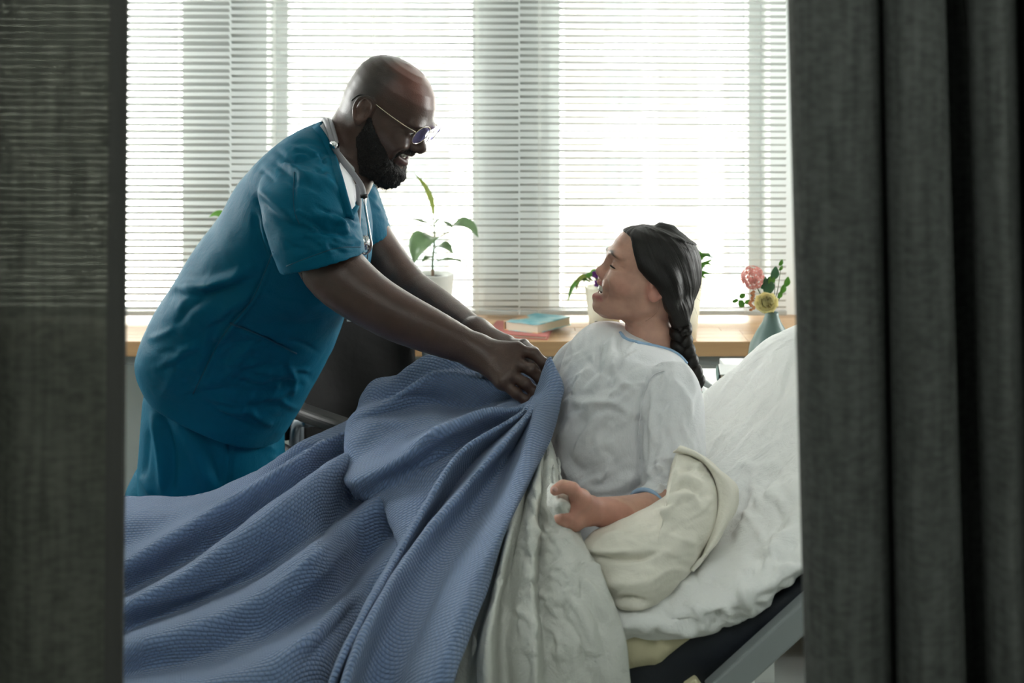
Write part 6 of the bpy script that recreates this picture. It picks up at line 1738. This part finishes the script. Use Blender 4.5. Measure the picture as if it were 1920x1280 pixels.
for (x, y) in ((1117, 514), (1121, 531), (1127, 509), (1134, 520)):
    fl = empty('flower', tuple(W(x, y, dV - .06))); fl.parent = vp; fl.matrix_parent_inverse = Matrix.Translation(vp.location).inverted()
    for k in range(5):
        a = 2 * math.pi * k / 5
        c_ = W(x, y, dV - .06); e_ = np.array((math.cos(a), -.2, math.sin(a))) * .014
        p_ = leaf('petal', [c_, c_ + e_ * .55 + (0, -.002, 0), c_ + e_], .012, M_PURPLE, None, (0, -1, .1), .2, 6, 5, (.3, .9, 1, .8, .2))
        p_.parent = fl; p_.matrix_parent_inverse = Matrix.Translation(W(x, y, dV - .06)).inverted()
    tube('flower_stalk', [W(x, y, dV - .055), W(x + 6, y + 14, dV - .02)], .001, M_STEM, vp, 6)

# tall cream pot behind the braid
dG = 4.06; cG = np.array((float(W(1272, 0, dG)[0]), dG, ZS))
gp = pot('leafy_plant', cG, .0795, .056, .198, M_POTC, 'leafy green plant in a tall cream pot, behind the woman\'s dark hair')
rl = random.Random(4)
for k in range(22):
    a = rl.uniform(-1.2, 1.5); r_ = rl.uniform(.03, .085); h_ = rl.uniform(.02, .105)
    b0 = cG + np.array((math.sin(a) * .02, rl.uniform(-.03, .03), .185))
    b1 = b0 + np.array((math.sin(a) * r_ * .6, rl.uniform(-.03, .02), h_)); b2 = b0 + np.array((math.sin(a) * r_ * 1.2, rl.uniform(-.04, .02), h_ * rl.uniform(.45, .95)))
    leaf('leaf', [b0, b1, b2], rl.uniform(.012, .020), M_LEAFG if k % 3 else M_LEAFB, gp, (rl.uniform(-.4, .4), -.6, .7), .3, 10, 5)

for a, b, c, w_ in (((1300, 525), (1312, 500), (1338, 486), .016), ((1298, 525), (1310, 488), (1330, 474), .018), ((1302, 526), (1318, 512), (1334, 514), .016), ((1296, 522), (1306, 480), (1316, 470), .018),
                    ((1304, 524), (1322, 494), (1340, 498), .014), ((1300, 522), (1316, 478), (1338, 478), .013), ((1292, 522), (1300, 490), (1310, 500), .018), ((1306, 526), (1314, 518), (1326, 522), .016)):
    leaf('leaf', WP([(*a, dG), (*b, dG - .02), (*c, dG - .03)]), w_ * 1.25, M_LEAFG, gp, (.2, -.8, .5), .3, 10, 5)

# bedside cabinet
M_BOXIN = simple('dark_cabinet_inside', (.10, .095, .085), .7, var=.05); M_OAKSTRIP = wood_mat('oak_strip', (.36, .20, .10), (.55, .34, .18))
CZ = .790; cx0, cx1, cy0, cy1 = .572, 1.03, 3.02, 3.46
cab = empty('bedside_cabinet', ((cx0 + cx1) / 2, (cy0 + cy1) / 2, .10), 'white bedside cabinet on castors beyond the raised head of the bed', 'cabinet')
box('top', ((cx0 + cx1) / 2, (cy0 + cy1) / 2, CZ - .0125), (cx1 - cx0 + .02, cy1 - cy0 + .02, .025), M_WHITE, cab, .003)
for x in (cx0 + .024, cx1 - .024): box('side_panel', (x, (cy0 + cy1) / 2, (CZ - .025 + .115) / 2), (.048, cy1 - cy0, CZ - .025 - .115), M_WHITE, cab, .003)
box('back_panel', ((cx0 + cx1) / 2, cy1 - .01, (CZ + .09) / 2), (cx1 - cx0 - .09, .018, CZ - .16), M_BOXIN, cab)
box('base', ((cx0 + cx1) / 2, (cy0 + cy1) / 2, .101), (cx1 - cx0 + .006, cy1 - cy0 + .006, .026), M_WHITE, cab, .003)
box('shelf', ((cx0 + cx1) / 2, (cy0 + cy1) / 2 + .01, .232), (cx1 - cx0 - .09, cy1 - cy0 - .04, .018), M_OAKSTRIP, cab, .002)
for z0, z1 in ((.243, .50), (.506, .756)):
    d_ = box('drawer', ((cx0 + cx1) / 2, cy0 + .01, (z0 + z1) / 2), (cx1 - cx0 - .10, .022, z1 - z0), M_WHITE, cab, .003)
    tube('handle', [((cx0 + cx1) / 2 - .06, cy0 - .004, (z0 + z1) / 2 + .06), ((cx0 + cx1) / 2 - .05, cy0 - .02, (z0 + z1) / 2 + .06), ((cx0 + cx1) / 2 + .05, cy0 - .02, (z0 + z1) / 2 + .06), ((cx0 + cx1) / 2 + .06, cy0 - .004, (z0 + z1) / 2 + .06)], .004, M_STEEL, d_, 8)
for x in (cx0 + .055, cx1 - .055):
    for y in (cy0 + .04, cy1 - .04):
        bm = bmesh.new()
        bmesh.ops.create_cone(bm, cap_ends=True, segments=24, radius1=.042, radius2=.042, depth=.024, matrix=Matrix.Translation((x, y, .042)) @ Matrix.Rotation(math.pi / 2, 4, 'Y'))
        cs = link('castor', bm_mesh('castor', bm), M_RUBBER, cab)
        box('fork', (x, y, .078), (.036, .03, .020), M_BAR, cs, .003)

def book(name, corners, z0, th, cover, label, spine_edge, group=None, roundsp=False, spine=None):
    """corners: four plan points (x, y) in order; spine_edge i means the edge corner i -> i+1"""
    Cc = [np.array((*c, 0.0)) for c in corners]
    root = empty(name, (float(np.mean([c[0] for c in Cc])), float(np.mean([c[1] for c in Cc])), z0), label, 'book', group)
    ctr = sum(Cc) / 4
    t = .0022
    def slab(nm, pts, za, zb, mat):
        V = [p + (0, 0, za) for p in pts] + [p + (0, 0, zb) for p in pts]
        return link(nm, mesh(nm, V, [(3, 2, 1, 0), (4, 5, 6, 7), (0, 1, 5, 4), (1, 2, 6, 5), (2, 3, 7, 6), (3, 0, 4, 7)], False), mat, root)
    inn = [ctr + (c - ctr) * .955 for c in Cc]
    slab('front_cover', Cc, z0 + th - t, z0 + th, cover); slab('back_cover', Cc, z0, z0 + t, cover)
    slab('page_block', inn, z0 + t, z0 + th - t, M_PAGES)
    a, b = Cc[spine_edge], Cc[(spine_edge + 1) % 4]
    o = (ctr - (a + b) / 2); o /= np.linalg.norm(o)
    prof = [(-.004 * math.sin(k / 8 * math.pi) if roundsp else -.001, k / 8) for k in range(9)]
    V = []
    for p in (a, b):
        for off, h in prof: V.append(p + o * off + (0, 0, z0 + th * h))
        for off, h in prof[::-1]: V.append(p + o * (off + t) + (0, 0, z0 + th * h))
    link('spine', mesh('spine', V, [(i, (i + 1) % 18, 18 + (i + 1) % 18, 18 + i) for i in range(18)] + [tuple(range(18))[::-1], tuple(range(18, 36))], False), spine or cover, root)
    return root
M_PAGES = simple('page_edges', (.66, .60, .47), .8, var=.12, vscale=1, stretch=(1, 1, 900))
def cover_mat(name, c1, c2, c3):
    m, nt, b = new_mat(name); L = nt.links
    tc = N(nt, 'ShaderNodeTexCoord'); nz = N(nt, 'ShaderNodeTexNoise'); nz.inputs['Scale'].default_value = 14; nz.inputs['Detail'].default_value = 2
    L.new(tc.outputs['Object'], nz.inputs['Vector'])
    r = N(nt, 'ShaderNodeValToRGB'); L.new(nz.outputs[0], r.inputs[0])
    e = r.color_ramp.elements; e[0].position = .40; e[0].color = (*c1, 1); e[1].position = .62; e[1].color = (*c3, 1)
    k = e.new(.52); k.color = (*c2, 1)
    L.new(r.outputs[0], b.inputs['Base Color']); b.inputs['Roughness'].default_value = .35
    return m
M_COVB = cover_mat('illustrated_blue_cover', (.10, .40, .48), (.35, .62, .66), (.72, .42, .22)); M_COVR = simple('rose_cover', (.52, .17, .16), .5, var=.06); M_COVT = simple('teal_cover', (.02, .11, .10), .5, var=.05); M_COVW = simple('pale_cover', (.62, .64, .63), .5, var=.04)
def at_z(px, py, z):
    d = (CAMZ - z) * FPX / (py - HOR); w_ = W(px, py, d); return (w_[0], w_[1])
zb = ZS + .0005
book('book', [at_z(912, 624, zb + .010), at_z(1026, 631, zb + .010), at_z(1040, 607, zb + .010), at_z(932, 601, zb + .010)], zb, .0105, M_COVR, 'thin rose covered book lying flat on the sill under the blue book', 3)
zt = zb + .0110
book('book', [at_z(945, 602, zt + .028), at_z(1008, 609, zt + .028), at_z(1071, 593, zt + .028), at_z(1004, 587, zt + .028)], zt, .0285, M_COVB, 'thick book with a pale blue illustrated cover, lying on the rose book', 3)
xa = float(W(1347, 0, 3.10)[0])
book('book', [(xa, 3.09), (xa + .19, 3.06), (xa + .205, 3.18), (xa + .015, 3.21)], CZ + .0005, .038, M_COVW, 'pale book with a dark teal spine lying on the bedside cabinet', 3, None, True, M_COVT)
# the book overhangs the cabinet's edge: rest it on a tray
box('tray', (xa + .12, 3.2, CZ - .012), (.30, .30, .020), M_WHITE, cab, .003)

# vase with flowers on the cabinet
dF = 3.28; cF = np.array((float(W(1447, 0, dF)[0]), dF, CZ + .0005))
M_VASE = simple('grey_green_ceramic', (.10, .165, .15), .45, var=.08, vscale=14)
vase = empty('vase', tuple(cF), 'grey green bottle vase of flowers behind the top of the bed', 'vase')
V, F = lathe_data([(.001, 0), (.040, 0), (.054, .015), (.0605, .045), (.055, .075), (.038, .108), (.023, .132), (.0172, .148), (.0178, .156), (.0150, .156), (.0145, .14), (.025, .10), (.03, .05), (.001, .02)], cF, 40)
link('body', mesh('body', V, F), M_VASE, vase)
mouth = cF + (0, 0, .150)
def stalk(o, tip, r=.0012, mat=None, bend=0):
    mid = (mouth + tip) / 2 + np.array((bend, 0, .006))
    tube('stalk', [mouth - (0, 0, .05), mouth, mid, tip], r, mat or M_STEM, o, 6, 16)
def bloom(name, px, py, d, label): 
    p = W(px, py, d); o = empty(name, tuple(mouth), label, 'flower', 'flowers in the grey green vase'); return o, p
hy, p = bloom('hydrangea', 1411, 520, dF - .03, 'round pink hydrangea head, highest and leftmost bloom in the vase')
stalk(hy, p, .0016, None, -.005)
rl = random.Random(9)
for k in range(170):
    th, z = rl.uniform(0, 2 * math.pi), rl.uniform(-1, 1); r_ = .0285 * rl.uniform(.86, 1.0)
    n_ = np.array((math.sqrt(1 - z * z) * math.cos(th), math.sqrt(1 - z * z) * math.sin(th), z)); c_ = p + n_ * r_ * np.array((1, 1, 1.05))
    t1 = np.cross(n_, (.3, .2, .9)); t1 /= np.linalg.norm(t1); t2 = np.cross(n_, t1)
    V, F = [c_ - n_ * .001], []
    for q in range(4):
        a = q * math.pi / 2 + rl.random()
        for da, rr_ in ((-.6, .0046), (0, .0060), (.6, .0046)): V.append(c_ + (t1 * math.cos(a + da) + t2 * math.sin(a + da)) * rr_ + n_ * .0012)
        i = 1 + 3 * q; F += [(0, i, i + 1), (0, i + 1, i + 2)]
    link('floret', mesh('floret', V, F), M_PINKP, hy)
ra, p = bloom('ranunculus', 1437, 568, dF - .05, 'full pale yellow ranunculus bloom at the vase\'s mouth')
stalk(ra, p, .0016)
for ring, (n_, r_, tilt) in enumerate(((4, .008, 1.25), (6, .014, 1.0), (8, .020, .75), (9, .026, .45), (9, .030, .15))):
    for k in range(n_):
        a = 2 * math.pi * (k + .5 * ring) / n_
        rad = np.array((math.cos(a), -.25, math.sin(a) * .85)); ax_ = np.array((-.1, -1, .15))
        b0 = p + np.array((0, .014, 0)); b1 = b0 + rad * r_ * .7 + ax_ * (.010 + .010 * math.sin(tilt)); b2 = b0 + rad * r_ * (1.0 if tilt < 1 else .55) + ax_ * (.006 + .026 * math.sin(tilt))
        leaf('petal', [b0, b1, b2], .024, M_YELLOWP, ra, np.array((0, -1, .2)) - rad * .2, .35, 8, 5, (.4, .9, 1, 1, .8))
sp, p = bloom('eucalyptus_sprig', 1380, 562, dF, 'thin sprig of round green leaves leaning left from the vase')
stalk(sp, p, .0009, None, -.01)
for (x, y, w_) in ((1390, 569, .020), (1392, 555, .012), (1379, 564, .009), (1402, 566, .010)):
    c_ = W(x, y, dF - .01); leaf('leaf', [c_ + (-.008, 0, -.003), c_, c_ + (.007, 0, .004)], w_, M_LEAFG, sp, (.1, -1, .2), .15, 8, 5, (.3, .9, 1, .9, .3))
ob, p = bloom('orange_spray', 1408, 552, dF - .02, 'small orange spray below the pink hydrangea')
stalk(ob, p, .0010, None, -.008)
for k in range(14):
    c_ = W(1409 + rl.uniform(-4, 5), 548 + k * 2.6, dF - .02 + rl.uniform(-.01, .01)); leaf('bud', [c_ + (-.004, 0, 0), c_ + (0, -.002, .002), c_ + (.004, 0, 0)], .006, M_ORANGE, ob, (.2, -1, .2), .3, 6, 5, (.3, 1, 1, .3))
for nm, pts, lab in (('leafy_sprig', ((1440, 536, .030), (1452, 512, .022), (1446, 524, .018), (1432, 530, .020)), 'green leafy sprig standing upright in the middle of the vase'),
                     ('leafy_sprig', ((1468, 541, .015), (1475, 528, .016), (1462, 552, .012)), 'green leafy sprig leaning right from the vase, by the curtain'),
                     ('leafy_sprig', ((1464, 492, .010), (1464, 502, .008)), 'tall thin green sprig, the highest in the vase')):
    o, p = bloom(nm, pts[1][0], pts[1][1], dF + .01, lab)
    stalk(o, p, .0009, None, .004)
    for (x, y, w_) in pts:
        c_ = W(x, y, dF); h_ = w_ * .8
        leaf('leaf', [c_ + (-.004, 0, -h_), c_ + (0, -.004, 0), c_ + (.004, 0, h_)], w_, M_LEAFG if w_ < .02 else M_LEAFB, o, (.2, -1, .1), .3, 9, 5, (.2, .8, 1, .7, .1))

# wheelchair behind the bed
M_VINYL = simple('black_vinyl', (.006, .006, .006), .5, var=.1, spec=.10, bump=.12, bscale=30); M_FRAMEB = simple('blue_grey_tube', (.30, .34, .38), .3, .7, var=.05); M_PADTOP = simple('grey_black_pad', (.016, .016, .016), .5, var=.1, spec=.2)
wo = np.array((*W(588, 0, 3.32)[:2], 0)); wx = np.array((.76, .65, 0)); wf = np.array((.65, -.76, 0)); uz = np.array((0, 0, 1.0))
def wp(a, f, z): return wo + wx * a + wf * f + uz * z
wc = empty('wheelchair', tuple(wp(.2, .2, 0)), 'black wheelchair with padded armrest standing between bed and window', 'wheelchair')
WW = .39
def quilt(name, fn, nu, nv, th, mat, parent):
    S = np.array([[fn(u, v) for u in np.linspace(0, 1, nu)] for v in np.linspace(0, 1, nv)])
    o = link(name, mesh(name, S.reshape(-1, 3), grid_faces(nv, nu)), mat, parent); m = o.modifiers.new('t', 'SOLIDIFY'); m.thickness = th; m.offset = 0
    return o
quilt('backrest', lambda u, v: wp(WW * u, -.05 - .06 * v - .035 * math.sin(math.pi * u) + .004 * math.sin(9 * u + 4 * v), .50 + .425 * v - .012 * (abs(2 * u - 1) ** 3) * v), 24, 20, .014, M_VINYL, wc)
quilt('seat', lambda u, v: wp(WW * u, -.03 + .42 * v, .50 - .02 * math.sin(math.pi * u)), 16, 10, .02, M_VINYL, wc)
for a in (-.012, WW + .012):
    tube('back_post', [wp(a, -.03, .30), wp(a, -.045, .50), wp(a, -.115, .93), wp(a, -.14, .955), wp(a, -.20, .955)], .0115, M_FRAMEB, wc, 12, 30)
    tube('push_grip', [wp(a, -.15, .955), wp(a, -.25, .955)], .016, M_RUBBER, wc, 12)
    o_ = -.03 if a < 0 else .03
    R_ = Matrix((wf, np.cross(uz, wf), uz)).transposed()
    pad = box('armrest', wp(a + o_, .115, .690), (.27, .056, .036), M_PADTOP, wc, .015, R_, 4)
    tube('armrest_tube', [wp(a + o_, .04, .668), wp(a + o_, .0, .662), wp(a + o_, -.022, .64), wp(a + o_, -.028, .60), wp(a + o_, -.028, .40)], .0130, M_FRAMEB, wc, 12, 24)
    tube('armrest_tube', [wp(a + o_, -.0, .668), wp(a + o_, .24, .668), wp(a + o_, .29, .64), wp(a + o_, .30, .50)], .0100, M_FRAMEB, wc, 12, 24)
    box('bracket', wp(a + o_ * 1.3, -.045, .632), (.026, .030, .045), M_RUBBER, wc, .005, R_)
    box('side_guard', wp(a + o_ * .6, .16, .56), (.24, .006, .13), M_RUBBER, wc, .003, R_)
    tube('frame_tube', [wp(a, -.03, .49), wp(a, .40, .49), wp(a, .43, .46), wp(a, .46, .15)], .0115, M_FRAMEB, wc, 12, 30)
    tube('frame_tube', [wp(a, -.03, .30), wp(a, .43, .28)], .0110, M_FRAMEB, wc, 12)
    ax_ = wp(a + o_ * 2.2, -.02, .305)
    rim = [ax_ + wf * .292 * math.cos(t) + uz * .292 * math.sin(t) for t in np.linspace(0, 2 * math.pi, 49)]
    whl = tube('wheel', rim, .0125, M_RUBBER, wc, 10)
    tube('hand_rim', [ax_ + wx * (o_ * .6) + wf * .262 * math.cos(t) + uz * .262 * math.sin(t) for t in np.linspace(0, 2 * math.pi, 49)], .0065, M_FRAMEB, whl, 8)
    tube('hub', [ax_ - wx * .03, ax_ + wx * .03], .022, M_STEEL, whl, 14)
    for k in range(16):
        t = 2 * math.pi * k / 16; tube('spoke', [ax_ + wx * (.02 if k % 2 else -.02), ax_ + wf * .285 * math.cos(t + .2) + uz * .285 * math.sin(t + .2)], .0011, M_STEEL, whl, 5)
    c_ = wp(a, .40, .075)
    tube('caster', [c_ + wf * .062 * math.cos(t) + uz * .062 * math.sin(t) for t in np.linspace(0, 2 * math.pi, 25)], .0125, M_RUBBER, wc, 8)
    tube('caster_fork', [c_, wp(a, .41, .16), wp(a, .42, .28)], .009, M_FRAMEB, wc, 8)
    box('footplate', wp(a * .6 + WW * .2, .52, .13), (.14, .15, .012), M_RUBBER, wc, .004, R_)
    tube('leg_rest_tube', [wp(a, .46, .16), wp(a * .6 + WW * .2, .50, .125)], .009, M_FRAMEB, wc, 8)
